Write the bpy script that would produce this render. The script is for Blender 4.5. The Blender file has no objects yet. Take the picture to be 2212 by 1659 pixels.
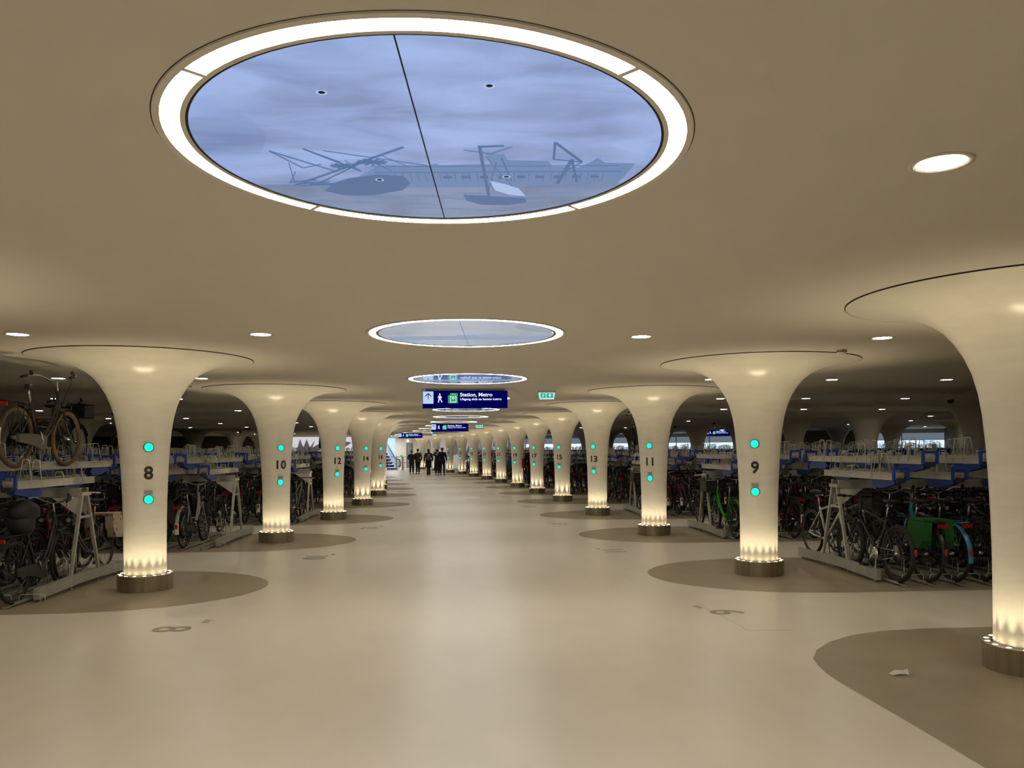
import bpy, bmesh, math, random
from mathutils import Vector, Matrix
PI = math.pi
sc = bpy.context.scene
COL = sc.collection
# ------------------------------------------------------------------ camera, world, exposure
FPX, ROLL, YAW = 1722.0, math.radians(0.35), -0.0620   # focal length in pixels of a 2212 wide frame
cam_d = bpy.data.cameras.new('camera'); cam = bpy.data.objects.new('camera', cam_d); COL.objects.link(cam)
cam_d.sensor_width = 36.0; cam_d.lens = 36.0 * FPX / 2212.0; cam_d.clip_end = 400
cam_d.shift_y = 140.85/2212.0          # level camera, verticals parallel in the photograph
cam.matrix_world = Matrix.Translation((0, 0, 1.65)) @ Matrix.Rotation(YAW, 4, 'Z') @ Matrix.Rotation(PI/2, 4, 'X') @ Matrix.Rotation(-ROLL, 4, 'Z')
sc.camera = cam
w = bpy.data.worlds.new('world'); sc.world = w; w.use_nodes = True
w.node_tree.nodes['Background'].inputs[0].default_value = (0.05, 0.06, 0.08, 1); w.node_tree.nodes['Background'].inputs[1].default_value = 0.2
vs = sc.view_settings
vs.view_transform = 'Standard'; vs.look = 'None'; vs.gamma = 1.0; vs.use_curve_mapping = False
vs.exposure = 0.0
RING_E, UP_E, DOWN_E, SPOT_W = 25.0, 24.0, 98.0, 250.0      # strength of the ring lights, column uplights, downlights
WARM = (1.0, 0.84, 0.60)
sc.cycles.use_denoising = True
sc.cycles.max_bounces = 6; sc.cycles.diffuse_bounces = 3; sc.cycles.glossy_bounces = 2; sc.cycles.transmission_bounces = 2
sc.cycles.use_adaptive_sampling = True; sc.cycles.adaptive_threshold = 0.1; sc.cycles.adaptive_min_samples = 16; sc.cycles.caustics_reflective = False; sc.cycles.caustics_refractive = False
sc.cycles.sample_clamp_indirect = 4.0
ZC = 2.763
R_ = random.Random(7)

# ------------------------------------------------------------------ materials
MATS = {}
def mat(name, col, rough=0.6, metal=0.0, var=0.0, scale=8.0, bump=0.0, emit=None, es=0.0, coat=0.0, alpha=1.0, trans=0.0, stretch=None, spec=0.5):
    if name in MATS: return MATS[name]
    m = bpy.data.materials.new(name); m.use_nodes = True; MATS[name] = m
    nt = m.node_tree; b = nt.nodes['Principled BSDF']
    b.inputs['Base Color'].default_value = (*col, 1); b.inputs['Roughness'].default_value = rough
    b.inputs['Metallic'].default_value = metal; b.inputs['Coat Weight'].default_value = coat
    b.inputs['Specular IOR Level'].default_value = spec
    b.inputs['Coat Roughness'].default_value = 0.08
    if trans: b.inputs['Transmission Weight'].default_value = trans
    if alpha < 1: b.inputs['Alpha'].default_value = alpha
    if emit and name not in ('ring_light', 'downlight_glow', 'uplight_glow', 'window_daylight', 'stairwell_daylight', 'skirt_glow'): m.cycles.emission_sampling = 'NONE'
    if emit: b.inputs['Emission Color'].default_value = (*emit, 1); b.inputs['Emission Strength'].default_value = es
    if var or bump:
        tc = nt.nodes.new('ShaderNodeTexCoord'); mp = nt.nodes.new('ShaderNodeMapping'); nt.links.new(tc.outputs['Object'], mp.inputs[0])
        if stretch: mp.inputs['Scale'].default_value = stretch
        nz = nt.nodes.new('ShaderNodeTexNoise'); nz.inputs['Scale'].default_value = scale; nz.inputs['Detail'].default_value = 5
        nz.inputs['Roughness'].default_value = 0.6
        nt.links.new(mp.outputs[0], nz.inputs['Vector'])
        if var:
            rp = nt.nodes.new('ShaderNodeValToRGB')
            rp.color_ramp.elements[0].position = 0.3; rp.color_ramp.elements[1].position = 0.7
            rp.color_ramp.elements[0].color = (*[c*(1-var) for c in col], 1); rp.color_ramp.elements[1].color = (*[min(1, c*(1+var)) for c in col], 1)
            nt.links.new(nz.outputs['Fac'], rp.inputs[0]); nt.links.new(rp.outputs[0], b.inputs['Base Color'])
        if bump:
            bp = nt.nodes.new('ShaderNodeBump'); bp.inputs['Strength'].default_value = bump; bp.inputs['Distance'].default_value = 0.01
            nt.links.new(nz.outputs['Fac'], bp.inputs['Height']); nt.links.new(bp.outputs[0], b.inputs['Normal'])
    return m
def emis(name, col, s):
    return mat(name, (0.02, 0.02, 0.02), 0.5, emit=col, es=s)
M_FLOOR = mat('floor_coating', (0.76, 0.70, 0.59), 0.32, var=0.05, scale=1.3, stretch=(1, 0.5, 1))
M_PATCH = mat('dark_floor_coating', (0.335, 0.282, 0.197), 0.42, var=0.08, scale=2.0)
M_CEIL = mat('ceiling_plaster', (0.685, 0.635, 0.55), 0.75, var=0.015, scale=3)
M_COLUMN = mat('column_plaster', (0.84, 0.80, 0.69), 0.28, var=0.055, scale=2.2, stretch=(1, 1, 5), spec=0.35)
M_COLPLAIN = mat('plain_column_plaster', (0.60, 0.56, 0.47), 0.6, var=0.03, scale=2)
M_STEEL = mat('brushed_steel', (0.36, 0.31, 0.22), 0.33, metal=0.9, var=0.25, scale=14, stretch=(1, 1, 0.03))
M_STEELTOP = mat('steel_top', (0.55, 0.5, 0.4), 0.35, metal=0.6)
M_DARK = mat('dark_gap', (0.015, 0.012, 0.01), 0.8)
M_NUM = mat('number_ink', (0.035, 0.028, 0.02), 0.6)
M_ALU = mat('aluminium_rail', (0.50, 0.49, 0.44), 0.42, metal=0.35, var=0.10, scale=9)
M_GALV = mat('galvanised_beam', (0.40, 0.40, 0.37), 0.5, metal=0.3, var=0.12, scale=6)
M_WIRE = mat('wire_hoop', (0.58, 0.57, 0.52), 0.4, metal=0.3)
M_BLUE = mat('blue_plastic', (0.008, 0.040, 0.27), 0.4, var=0.1, scale=20)
M_BLACK = mat('black_paint', (0.012, 0.012, 0.012), 0.3)
M_RUBBER = mat('tyre_rubber', (0.015, 0.014, 0.013), 0.8)
M_TAN = mat('tan_tyre', (0.12, 0.065, 0.025), 0.8)
M_CHROME = mat('chrome', (0.6, 0.6, 0.58), 0.22, metal=0.95)
M_RED = mat('red_reflector', (0.26, 0.008, 0.006), 0.3)
M_RIM = mat('wheel_rim', (0.16, 0.16, 0.15), 0.4, metal=0.7)
M_WHITE = mat('white_plastic', (0.65, 0.64, 0.60), 0.5)
M_BPLAS = mat('black_plastic', (0.01, 0.01, 0.01), 0.6)
M_RING = emis('ring_light', (1.0, 0.93, 0.80), RING_E)
M_UP = emis('uplight_glow', (1.0, 0.80, 0.50), UP_E)
M_DOWN = emis('downlight_glow', (1.0, 0.90, 0.72), DOWN_E)
M_DOT = emis('green_indicator', (0.0, 1.0, 0.66), 1.15)
M_TRIM = mat('white_trim', (0.75, 0.70, 0.60), 0.5)

# ------------------------------------------------------------------ mesh builder
class MB:
    def __init__(s): s.v = []; s.f = []; s.m = []; s.sm = []
    def add(s, vs, fs, mi=0, smooth=True):
        o = len(s.v); s.v += [tuple(v) for v in vs]
        for f in fs: s.f.append([i+o for i in f]); s.m.append(mi); s.sm.append(smooth)
    def box(s, c, sz, mi=0, rot=None):
        hx, hy, hz = sz[0]/2, sz[1]/2, sz[2]/2; vs = []
        for x in (-hx, hx):
            for y in (-hy, hy):
                for z in (-hz, hz):
                    p = Vector((x, y, z))
                    if rot is not None: p = rot @ p
                    vs.append(p + Vector(c))
        s.add(vs, [(0,1,3,2), (4,6,7,5), (0,4,5,1), (2,3,7,6), (0,2,6,4), (1,5,7,3)], mi, False)
    def bar(s, a, b, wd, ht, mi=0, up=(0,0,1)):
        a = Vector(a); b = Vector(b); d = (b-a); L = d.length; d.normalize(); u = Vector(up)
        x = d.cross(u)
        if x.length < 1e-4: x = d.cross(Vector((1,0,0)))
        x.normalize(); z = x.cross(d)
        s.box((a+b)/2, (wd, L, ht), mi, Matrix((x, d, z)).transposed())
    def tube(s, pts, r, n=6, mi=0, closed=False, cap=True):
        P = [Vector(p) for p in pts]; k = len(P); rr = r if isinstance(r, (list, tuple)) else [r]*k
        vs = []; nrm = None
        for i in range(k):
            if closed: t = P[(i+1) % k]-P[i-1]
            else: t = P[min(i+1, k-1)]-P[max(i-1, 0)]
            if t.length < 1e-9: t = Vector((0,0,1))
            t.normalize()
            if nrm is None:
                nrm = t.cross(Vector((0,0,1)) if abs(t.z) < 0.9 else Vector((1,0,0)))
            else: nrm = nrm - t*nrm.dot(t)
            if nrm.length < 1e-6: nrm = t.cross(Vector((0,1,0)))
            nrm.normalize(); bn = t.cross(nrm)
            for j in range(n):
                a = 2*PI*j/n
                vs.append(P[i] + (nrm*math.cos(a)+bn*math.sin(a))*rr[i])
        fs = []
        for i in range(k if closed else k-1):
            i2 = (i+1) % k
            for j in range(n): fs.append((i*n+j, i*n+(j+1) % n, i2*n+(j+1) % n, i2*n+j))
        if cap and not closed: fs += [tuple(range(n))[::-1], tuple((k-1)*n+j for j in range(n))]
        s.add(vs, fs, mi)
    def lathe(s, prof, n=32, mi=0, axis='z', c=(0,0,0), a0=0, a1=2*PI):
        full = abs(a1-a0-2*PI) < 1e-6; vs = []; k = len(prof); m = n if full else n+1
        for i in range(m):
            a = a0+(a1-a0)*i/n
            for (r, h) in prof:
                p = (r*math.cos(a), r*math.sin(a), h) if axis == 'z' else (r*math.cos(a), h, r*math.sin(a))
                vs.append((p[0]+c[0], p[1]+c[1], p[2]+c[2]))
        fs = []
        for i in range(n):
            i2 = (i+1) % m
            for j in range(k-1):
                q = (i*k+j, i2*k+j, i2*k+j+1, i*k+j+1)
                fs.append(q if axis == 'z' else q[::-1])
        s.add(vs, fs, mi)
    def torus(s, c, R, r, n=32, k=8, mi=0, a0=0, a1=2*PI):   # torus in the xz plane
        full = abs(a1-a0-2*PI) < 1e-6
        pts = [(c[0]+R*math.cos(a0+(a1-a0)*i/n), c[1], c[2]+R*math.sin(a0+(a1-a0)*i/n)) for i in range(n if full else n+1)]
        s.tube(pts, r, k, mi, closed=full)
    def disc(s, c, r, n=16, mi=0, up=1):
        vs = [(c[0]+r*math.cos(2*PI*i/n), c[1]+r*math.sin(2*PI*i/n), c[2]) for i in range(n)]
        s.add(vs, [tuple(range(n)) if up > 0 else tuple(range(n))[::-1]], mi, False)
    def poly(s, pts, mi=0):
        s.add(pts, [tuple(range(len(pts)))], mi, False)
    def prism(s, pts, dv, mi=0):
        n = len(pts); dv = Vector(dv); a = [Vector(p)-dv/2 for p in pts]; b = [Vector(p)+dv/2 for p in pts]
        s.add(a+b, [tuple(range(n))[::-1], tuple(range(n, 2*n))]+[(i, (i+1) % n, n+(i+1) % n, n+i) for i in range(n)], mi, False)
    def ell(s, c, r, n=12, k=8, mi=0, rot=None):
        vs = []
        for i in range(k+1):
            t = PI*i/k
            for j in range(n):
                a = 2*PI*j/n
                p = Vector((r[0]*math.sin(t)*math.cos(a), r[1]*math.sin(t)*math.sin(a), r[2]*math.cos(t)))
                if rot is not None: p = rot @ p
                vs.append(p+Vector(c))
        fs = [(i*n+j, (i+1)*n+j, (i+1)*n+(j+1) % n, i*n+(j+1) % n) for i in range(k) for j in range(n)]
        s.add(vs, fs, mi)
    def mesh(s, name, mats):
        me = bpy.data.meshes.new(name); me.from_pydata(s.v, [], s.f)
        for m in (mats if isinstance(mats, (list, tuple)) else [mats]): me.materials.append(m)
        me.polygons.foreach_set('material_index', s.m); me.polygons.foreach_set('use_smooth', s.sm)
        me.update(); return me
def link(name, me, parent=None, loc=None, rot=None):
    o = bpy.data.objects.new(name, me); COL.objects.link(o)
    if parent: o.parent = parent
    if loc: o.location = loc
    if rot: o.rotation_euler = rot
    return o
def obj(name, mb, mats, parent=None, loc=None, rot=None): return link(name, mb.mesh(name, mats), parent, loc, rot)
def tag(o, label=None, cat=None, group=None, kind=None):
    if label: o['label'] = label
    if cat: o['category'] = cat
    if group: o['group'] = group
    if kind: o['kind'] = kind
    return o
def thing(name, label, cat, loc=(0,0,0), rz=0, group=None):
    return tag(link(name, None, None, loc, (0, 0, rz)), label, cat, group)
KIDS = {}
def copy_tree(o, parent=None):
    if o not in KIDS: KIDS[o] = [c for c in COL.objects if c.parent == o]
    c = o.copy(); COL.objects.link(c); c.parent = parent
    for ch in KIDS[o]: copy_tree(ch, c)
    return c
NW = 'zero one two three four five six seven eight nine ten eleven twelve thirteen fourteen fifteen sixteen seventeen eighteen nineteen'.split()
def num(n):
    if n < 20: return NW[n]
    return ('twenty', 'thirty')[n//10-2]+('-'+NW[n % 10] if n % 10 else '')
ORD = ['first','second','third','fourth','fifth','sixth','seventh','eighth','ninth','tenth','eleventh','twelfth','thirteenth','fourteenth','fifteenth','sixteenth','seventeenth','eighteenth','nineteenth','twentieth']
def ordn(i):
    if i < 20: return ORD[i]
    t = {2: 'twenty', 3: 'thirty', 4: 'forty', 5: 'fifty', 6: 'sixty', 7: 'seventy', 8: 'eighty'}[(i+1)//10]
    return (t[:-1]+'ieth') if (i+1) % 10 == 0 else t+'-'+ORD[(i+1) % 10-1]
TXT = {}
def text_mesh(body, size, ex=0.0, bold=0.0, space=1.0):
    key = (body, size, ex, bold)
    if key in TXT: return TXT[key].copy()
    cu = bpy.data.curves.new('lettering', 'FONT'); cu.body = body; cu.size = size; cu.extrude = ex; cu.offset = bold
    cu.align_x = 'CENTER'; cu.align_y = 'CENTER'; cu.space_character = space; cu.resolution_u = 6
    o = bpy.data.objects.new('lettering', cu); COL.objects.link(o)
    dg = bpy.context.evaluated_depsgraph_get(); me = bpy.data.meshes.new_from_object(o.evaluated_get(dg))
    bpy.data.objects.remove(o); bpy.data.curves.remove(cu); TXT[key] = me
    return me.copy()
def visible(x, y, m=0.0):
    return y > 0.5 and -0.60*y-m < x < 0.76*y+m

# ------------------------------------------------------------------ layout along the gently bending hall
RCOL = {5: (4.5, 1.1), 7: (4.19, 5.66), 9: (3.87, 10.23), 11: (3.66, 15.1), 13: (3.36, 19.76), 15: (3.14, 25.02), 17: (2.78, 29.8), 19: (2.38, 34.58), 21: (1.9, 39.46), 23: (1.33, 44.15), 25: (0.68, 48.89), 27: (-0.04, 53.53), 29: (-0.91, 57.72), 31: (-2.12, 63.435), 33: (-3.414, 67.83)}
LCOL = {4: (-4.6, 0.6), 6: (-4.443, 5.113), 8: (-3.81, 9.83), 10: (-3.38, 14.71), 12: (-3.09, 19.31), 14: (-3.02, 24.28), 16: (-3.09, 29.29), 18: (-3.495, 34.058), 20: (-3.944, 38.755), 22: (-4.591, 43.652), 24: (-5.288, 48.448)}  # columns four and five: unseen, added for their light on the ceiling
RINGS = [(-0.108, 2.985), (0.046, 7.714), (0.09, 12.597), (0.105, 17.4), (0.105, 22.254), (-0.054, 27.109), (-0.343, 32.114), (-0.772, 37.12), (-1.351, 42.027), (-1.989, 47.135), (-2.867, 52.043), (-3.934, 57.954), (-4.733, 63.465)]

# ------------------------------------------------------------------ floor with darker lobes and numerals
fl = MB(); fl.box((1, 34, -0.06), (62, 90, 0.12)); floor = tag(obj('floor', fl, M_FLOOR), kind='structure')
ZP = [0.0015]
def lobe(cx, cy, s, tipx, half=1.43, far=22.0, big=False):
    pts = []
    n = 26
    for i in range(n+1):
        a = PI/2 + PI*i/n
        # wide rounded nose, straight flanks
        ex, ey = math.cos(a), math.sin(a)
        x = 1.9*(abs(ex)**0.95)*(-1 if ex < 0 else 1); y = half*ey
        pts.append((x, y))
    pts = [(tipx+1.9*1+x, cy+y) for x, y in pts]
    if s > 0: P = pts+[(far, cy-half), (far, cy+half)]
    else: P = [(-(px), py) for px, py in pts]+[(-far, cy-half), (-far, cy+half)]; P = P[::-1]
    mb = MB(); mb.poly([(x, y, ZP[0]) for x, y in P]); o = obj('dark_floor_area', mb, M_PATCH, floor); return o
for n, (x, y) in list(RCOL.items()):
    if n in (5, 7): continue
    lobe(x, y, 1, x-1.45)
for n, (x, y) in LCOL.items():
    if n == 4: continue
    lobe(x, y, -1, -(x+1.42) if n != 6 else 3.08, 1.43)
# the area under column 7 runs on towards the viewer along the aisle
P = [(24, 7.15), (4.875, 6.997), (4.177, 6.987), (3.729, 6.927), (3.38, 6.787), (3.081, 6.567), (2.862, 6.317), (2.722, 6.066), (2.672, 5.866), (2.642, 5.666), (2.633, 5.466), (2.662, 4.466), (2.682, 1.866), (2.72, -6), (24, -6)]
mb = MB(); mb.poly([(x, y, ZP[0]) for x, y in P]); obj('dark_floor_area', mb, M_PATCH, floor)
def lane_number(n, x, y, s):
    me = text_mesh(str(n), 0.48, 0.0, 0.006); me.materials.append(M_PATCH)
    link('lane_number', me, floor, (x, y, 0.0022), (0, 0, -s*PI/2 if s > 0 else PI/2))
    a = MB(); a.poly([(0.0, 0, 0), (0.05, 0, 0), (0.05, 0.07, 0), (0.0, 0.07, 0)])
    a.add([(-0.09, 0.0, 0), (-0.02, 0.0, 0), (-0.055, 0.08, 0)], [(0, 1, 2)])
    obj('lane_symbol', a, mat('faded_marking', (0.36, 0.32, 0.25), 0.5), floor, (x+s*0.2, y+(0.30), 0.0022), (0, 0, -PI/2 if s > 0 else PI/2))
for n, (x, y) in LCOL.items():
    if 8 <= n <= 20: lane_number(n, x+1.09, y-2.25, 1)
for n, (x, y) in RCOL.items():
    if 9 <= n <= 21: lane_number(n, x-1.21, y-2.37, -1)

mb = MB()
for a, b in (((2.47, 8.5), (2.57, 7.05)), ((2.57, 7.05), (2.98, 7.03))): mb.bar((a[0], a[1], .0008), (b[0], b[1], .0008), .010, .0008)
obj('floor_seam', mb, mat('floor_seam', (0.62, 0.56, 0.46), 0.5), floor)
# ------------------------------------------------------------------ ceiling and walls
cl = MB(); cl.box((1, 34, ZC+0.15), (62, 90, 0.30)); tag(obj('ceiling', cl, M_CEIL), kind='structure')
M_CREAM = mat('cream_wall', (0.62, 0.56, 0.46), 0.7, var=0.02, scale=1.5)
M_BROWN = mat('brown_wall', (0.11, 0.085, 0.05), 0.7, var=0.05, scale=1.5)
def wall(name, a, b, m, z0=0, z1=ZC, th=0.2, parent=None):
    mb = MB(); mb.bar((a[0], a[1], (z0+z1)/2), (b[0], b[1], (z0+z1)/2), th, z1-z0)
    return tag(obj(name, mb, m, parent), kind=None if parent else 'structure')
wall('wall_left', (-27, -9), (-27, 62), M_BROWN)
wall('wall_back', (-27, -9), (29.5, -9), M_CREAM)
wall('wall_right', (29.5, -9), (29.5, 47), M_BROWN)
wall('wall_far_left', (-27, 62), (-15.6, 62), M_BROWN)
wall('wall_far_left_return', (-15.6, 62), (-15.6, 67), M_BROWN)
wall('wall_front', (-16.5, 73), (-2.8, 73), M_CREAM)
wall('wall_front_side', (-16.4, 67), (-16.4, 73), M_CREAM)
# large printed bird mural; light on the end walls is put in as glow
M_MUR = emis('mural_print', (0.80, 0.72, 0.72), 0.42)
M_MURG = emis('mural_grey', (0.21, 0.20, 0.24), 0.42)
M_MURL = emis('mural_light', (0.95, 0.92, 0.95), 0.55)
def panel_wall(name, a, b, m, kind='structure', z0=0, z1=ZC): return wall(name, a, b, m, z0, z1)
mw = tag(wall('mural_wall', (-2.8, 73), (5.2, 65.5), M_MUR), 'pale lit end wall printed with giant grey bird wings', 'mural')
def on_line(a, b, t, z, off=-0.12):
    ax, ay = a; bx, by = b; dx, dy = bx-ax, by-ay; L = math.hypot(dx, dy); nx, ny = dy/L, -dx/L
    if ny > 0: nx, ny = -nx, -ny
    return (ax+dx*t+nx*abs(off), ay+dy*t+ny*abs(off), z)
rm = random.Random(3)
A_, B_ = (-2.8, 73), (5.2, 65.5)
for (t0, z0, t1, z1, t2, z2, t3, z3, mi) in [(0.00,1.0,.05,2.7,.09,2.7,.12,1.2,0), (.02,2.2,.06,2.3,.09,1.4,.04,1.5,1), (.05,2.7,.07,2.7,.11,1.5,.10,1.2,1), (.20,1.0,.22,2.6,.30,2.7,.33,1.3,0), (.37,1.3,.40,1.5,.46,2.7,.47,1.1,0),
        (.40,1.0,.43,1.6,.45,1.2,.44,.6,1), (.54,1.2,.54,2.7,.63,2.7,.63,1.2,2), (.68,1.9,.70,2.7,.75,2.7,.77,1.6,0), (.82,1.2,.84,2.7,.86,2.7,.87,1.2,0), (.0,2.65,.02,2.65,.06,1.6,.03,1.7,0)]:
    mb = MB(); mb.prism([on_line(A_, B_, t, z, -0.104-0.003*mi) for t, z in ((t0, z0), (t1, z1), (t2, z2), (t3, z3))], (0.002, 0.003, 0))
    obj('bird_wing_print', mb, (M_MURG, M_MURL, emis('mural_blue_grey', (0.30, 0.36, 0.42), 0.42))[mi], mw)
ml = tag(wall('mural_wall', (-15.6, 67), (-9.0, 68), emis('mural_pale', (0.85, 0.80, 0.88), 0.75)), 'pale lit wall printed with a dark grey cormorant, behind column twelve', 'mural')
A2, B2 = (-15.6, 67), (-9.0, 68)
for q in [((.26,1.3),(.32,2.6),(.36,1.9),(.40,2.6),(.44,1.9),(.5,2.5),(.47,1.9),(.55,2.2),(.62,2.5),(.60,1.9),(.48,1.3)), ((.55,1.2),(.62,2.2),(.8,2.45),(.95,2.3),(.8,1.6))]:
    mb = MB(); mb.prism([on_line(A2, B2, t, z, -0.106) for t, z in q], (0, 0.004, 0)); obj('cormorant_print', mb, MATS['mural_grey'], ml)
# glazed end wall on the right: grey upper zone, bright daylight zone below
M_GLU = emis('window_grey', (0.30, 0.38, 0.46), 0.42)
M_GLB = emis('window_daylight', (0.62, 0.82, 1.0), 1.5)
def window_wall(i, a, b, zsplit=2.05, ztop=2.5):
    o = tag(wall('window_%d' % i, a, b, M_GALV, 2.5, 2.76, 0.16), kind='structure')
    wall('frosted_pane', a, b, M_GLU, zsplit, ztop, 0.05, o); wall('clear_pane', a, b, M_GLB, 0.9, zsplit, 0.05, o); wall('sill_panel', a, b, M_GALV, 0.0, 0.9, 0.14, o)
    n = max(2, int(math.hypot(b[0]-a[0], b[1]-a[1])/2.4))
    for k in range(n+1):
        t = k/n; mb = MB(); mb.box((a[0]+(b[0]-a[0])*t, a[1]+(b[1]-a[1])*t, 1.7), (0.06, 0.12, 1.6)); obj('mullion', mb, M_GALV, o)
window_wall(1, (5.2, 65.5), (20.5, 57.0)); window_wall(2, (25.0, 49.0), (29.5, 47.0))
wall('wall_far_right', (20.5, 57), (25.0, 49), M_BROWN)

# ------------------------------------------------------------------ lit mushroom columns
PROF = [(0.240, 0.12), (0.238, 0.20), (0.237, 0.40), (0.238, 0.62), (0.241, 0.85), (0.247, 1.08), (0.255, 1.28), (0.265, 1.48), (0.279, 1.68), (0.298, 1.88), (0.325, 2.05), (0.365, 2.20), (0.42, 2.33), (0.485, 2.44), (0.56, 2.53), (0.64, 2.595), (0.73, 2.645), (0.84, 2.688), (0.96, 2.718), (1.08, 2.737), (1.18, 2.748), (1.25, 2.754)]
mb = MB(); mb.lathe([(r, z) for r, z in PROF], 96); ME_SHAFT = mb.mesh('shaft', M_COLUMN)
mb = MB(); mb.lathe([(1.249, 2.7535), (1.255, 2.7545), (1.255, ZC+0.01)], 96); ME_GAP = mb.mesh('shadow_gap', M_DARK)
mb = MB(); mb.lathe([(0.312, 0.0), (0.312, 0.186)], 64); mb.lathe([(0.312, 0.186), (0.309, 0.190), (0.252, 0.190), (0.250, 0.17)], 64, 1); mb.lathe([(0.251, 0.17), (0.236, 0.172)], 64, 2); ME_DRUM = mb.mesh('base_drum', [M_STEEL, M_STEELTOP, M_DARK])
mb = MB(); mb.disc((0, 0, 0.0), 0.0185, 8); mb.lathe([(0.0185, 0), (0.021, 0.001), (0.021, -0.003)], 12, 1); ME_UP = mb.mesh('uplight', [M_UP, M_STEELTOP]); ME_UPF = mb.mesh('uplight', [emis('far_uplight_glow', (1.0, 0.80, 0.50), UP_E), M_STEELTOP])
mb = MB(); mb.lathe([(0.0, -0.006), (0.050, -0.006)], 24, 0, 'y'); mb.lathe([(0.050, -0.006), (0.050, -0.010), (0.058, -0.009), (0.060, 0.01)], 24, 1, 'y'); ME_DOT = mb.mesh('indicator_light', [M_DOT, mat('bezel', (0.05, 0.16, 0.12), 0.5)])
mb = MB(); mb.box((0, 0, 0), (0.09, 0.003, 0.05)); ME_SCUFF = mb.mesh('faded_label', mat('faded_label', (0.42, 0.41, 0.36), 0.6))
def rad(z):
    for (r0, z0), (r1, z1) in zip(PROF, PROF[1:]):
        if z0 <= z <= z1: return r0+(r1-r0)*(z-z0)/(z1-z0)
    return 0.3
SPOTS = {}
def lit_column(n, x, y, s):
    t = thing('lit_column', 'glowing mushroom column numbered %s with two green dots on a steel drum base' % num(n), 'column', (x, y, 0), s*math.radians(30), None)
    link('shaft', ME_SHAFT, t); link('shadow_gap', ME_GAP, t); d = link('base_drum', ME_DRUM, t)
    for k in range(16):
        a = 2*PI*(k+.5)/16; link('uplight', ME_UP if n < 16 else ME_UPF, d, (0.282*math.cos(a), 0.282*math.sin(a), 0.1915))
    ns = 16 if 7 <= n <= 13 else 9 if n < 26 else 6
    if ns not in SPOTS:
        sp = bpy.data.lights.new('uplight_beam', 'SPOT'); sp.energy = SPOT_W/ns; sp.color = (1.0, 0.83, 0.55); sp.spot_size = math.radians(68); sp.spot_blend = 1.0; sp.shadow_soft_size = 0.018; SPOTS[ns] = sp
    for k in range(ns):
        a = 2*PI*(k+.5)/ns-PI/2; q = link('uplight_beam', SPOTS[ns], d, (0.286*math.cos(a), 0.286*math.sin(a), 0.20)); q.rotation_euler = Vector((-0.165*math.cos(a), -0.165*math.sin(a), -1)).to_track_quat('Z', 'Y').to_euler()
    for z in (1.70, 1.085): link('indicator_light', ME_DOT, t, (0, -rad(z)+0.0, z))
    me = text_mesh(str(n), 0.208, 0.002, 0.0055, 1.06); me.materials.clear(); me.materials.append(M_NUM)
    for v in me.vertices:
        r = rad(1.39+v.co.y)+0.002+v.co.z+0.003; a = v.co.x/r
        z = 1.39+v.co.y; v.co = (r*math.sin(a), -r*math.cos(a), z)
    link('number', me, t)
    link('faded_label', ME_SCUFF, t, (0.0, -rad(1.17)-0.001, 1.172))
    return t
for n, (x, y) in LCOL.items():
    lit_column(n, x, y, 1)
for n, (x, y) in RCOL.items(): lit_column(n, x, y, -1)
# plain columns in the parking bays
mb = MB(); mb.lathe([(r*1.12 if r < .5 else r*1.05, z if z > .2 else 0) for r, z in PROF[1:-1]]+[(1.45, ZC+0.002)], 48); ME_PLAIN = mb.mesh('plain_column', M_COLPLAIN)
k = 0
PL = []
for n, (x, y) in RCOL.items():
    if n >= 7:
        PL.append((x+9.9, y, 'unlit mushroom column among the racks one bay beyond column %s' % num(n)))
        if x+20 < 29 and y > 18 and y < 47: PL.append((x+20, y, 'unlit mushroom column two bays beyond column %s, near the bright windows' % num(n)))
for (x, y, q) in ((-13.9, 24.5, 14), (-13.9, 30.0, 16), (-14.0, 36.0, 18), (-14.1, 43.0, 20), (-14.0, 50.4, 22), (-14.3, 57.3, 24)):
    PL.append((x, y, 'unlit mushroom column among the racks one bay beyond column %s' % num(q)))
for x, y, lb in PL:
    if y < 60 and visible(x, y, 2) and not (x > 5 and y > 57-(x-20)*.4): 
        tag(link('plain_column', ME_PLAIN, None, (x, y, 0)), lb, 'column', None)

# ------------------------------------------------------------------ ceiling light rings with printed panels
def art_material(name, c0, c1):
    m = bpy.data.materials.new(name); m.use_nodes = True; nt = m.node_tree; b = nt.nodes['Principled BSDF']; m.cycles.emission_sampling = 'NONE'
    tc = nt.nodes.new('ShaderNodeTexCoord'); mp = nt.nodes.new('ShaderNodeMapping'); mp.inputs['Scale'].default_value = (1.0, 2.4, 1)
    nz = nt.nodes.new('ShaderNodeTexNoise'); nz.inputs['Scale'].default_value = 1.9; nz.inputs['Detail'].default_value = 6; nz.inputs['Distortion'].default_value = 0.6; nz.inputs['Roughness'].default_value = 0.5
    rp = nt.nodes.new('ShaderNodeValToRGB'); rp.color_ramp.elements[0].position = 0.34; rp.color_ramp.elements[1].position = 0.62
    rp.color_ramp.elements[0].color = (*c0, 1); rp.color_ramp.elements[1].color = (*c1, 1)
    nt.links.new(tc.outputs['Object'], mp.inputs[0]); nt.links.new(mp.outputs[0], nz.inputs['Vector']); nt.links.new(nz.outputs['Fac'], rp.inputs[0])
    b.inputs['Base Color'].default_value = (0.04, 0.05, 0.07, 1); b.inputs['Roughness'].default_value = 0.5; b.inputs['Coat Weight'].default_value = 1.0; b.inputs['Coat Roughness'].default_value = 0.02
    nt.links.new(rp.outputs[0], b.inputs['Emission Color']); b.inputs['Emission Strength'].default_value = 1.0
    return m
M_SKY = art_material('printed_sky', (0.170, 0.265, 0.53), (0.31, 0.45, 0.84))
M_SKY2 = art_material('printed_sky_pale', (0.40, 0.50, 0.66), (0.50, 0.60, 0.78))
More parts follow.
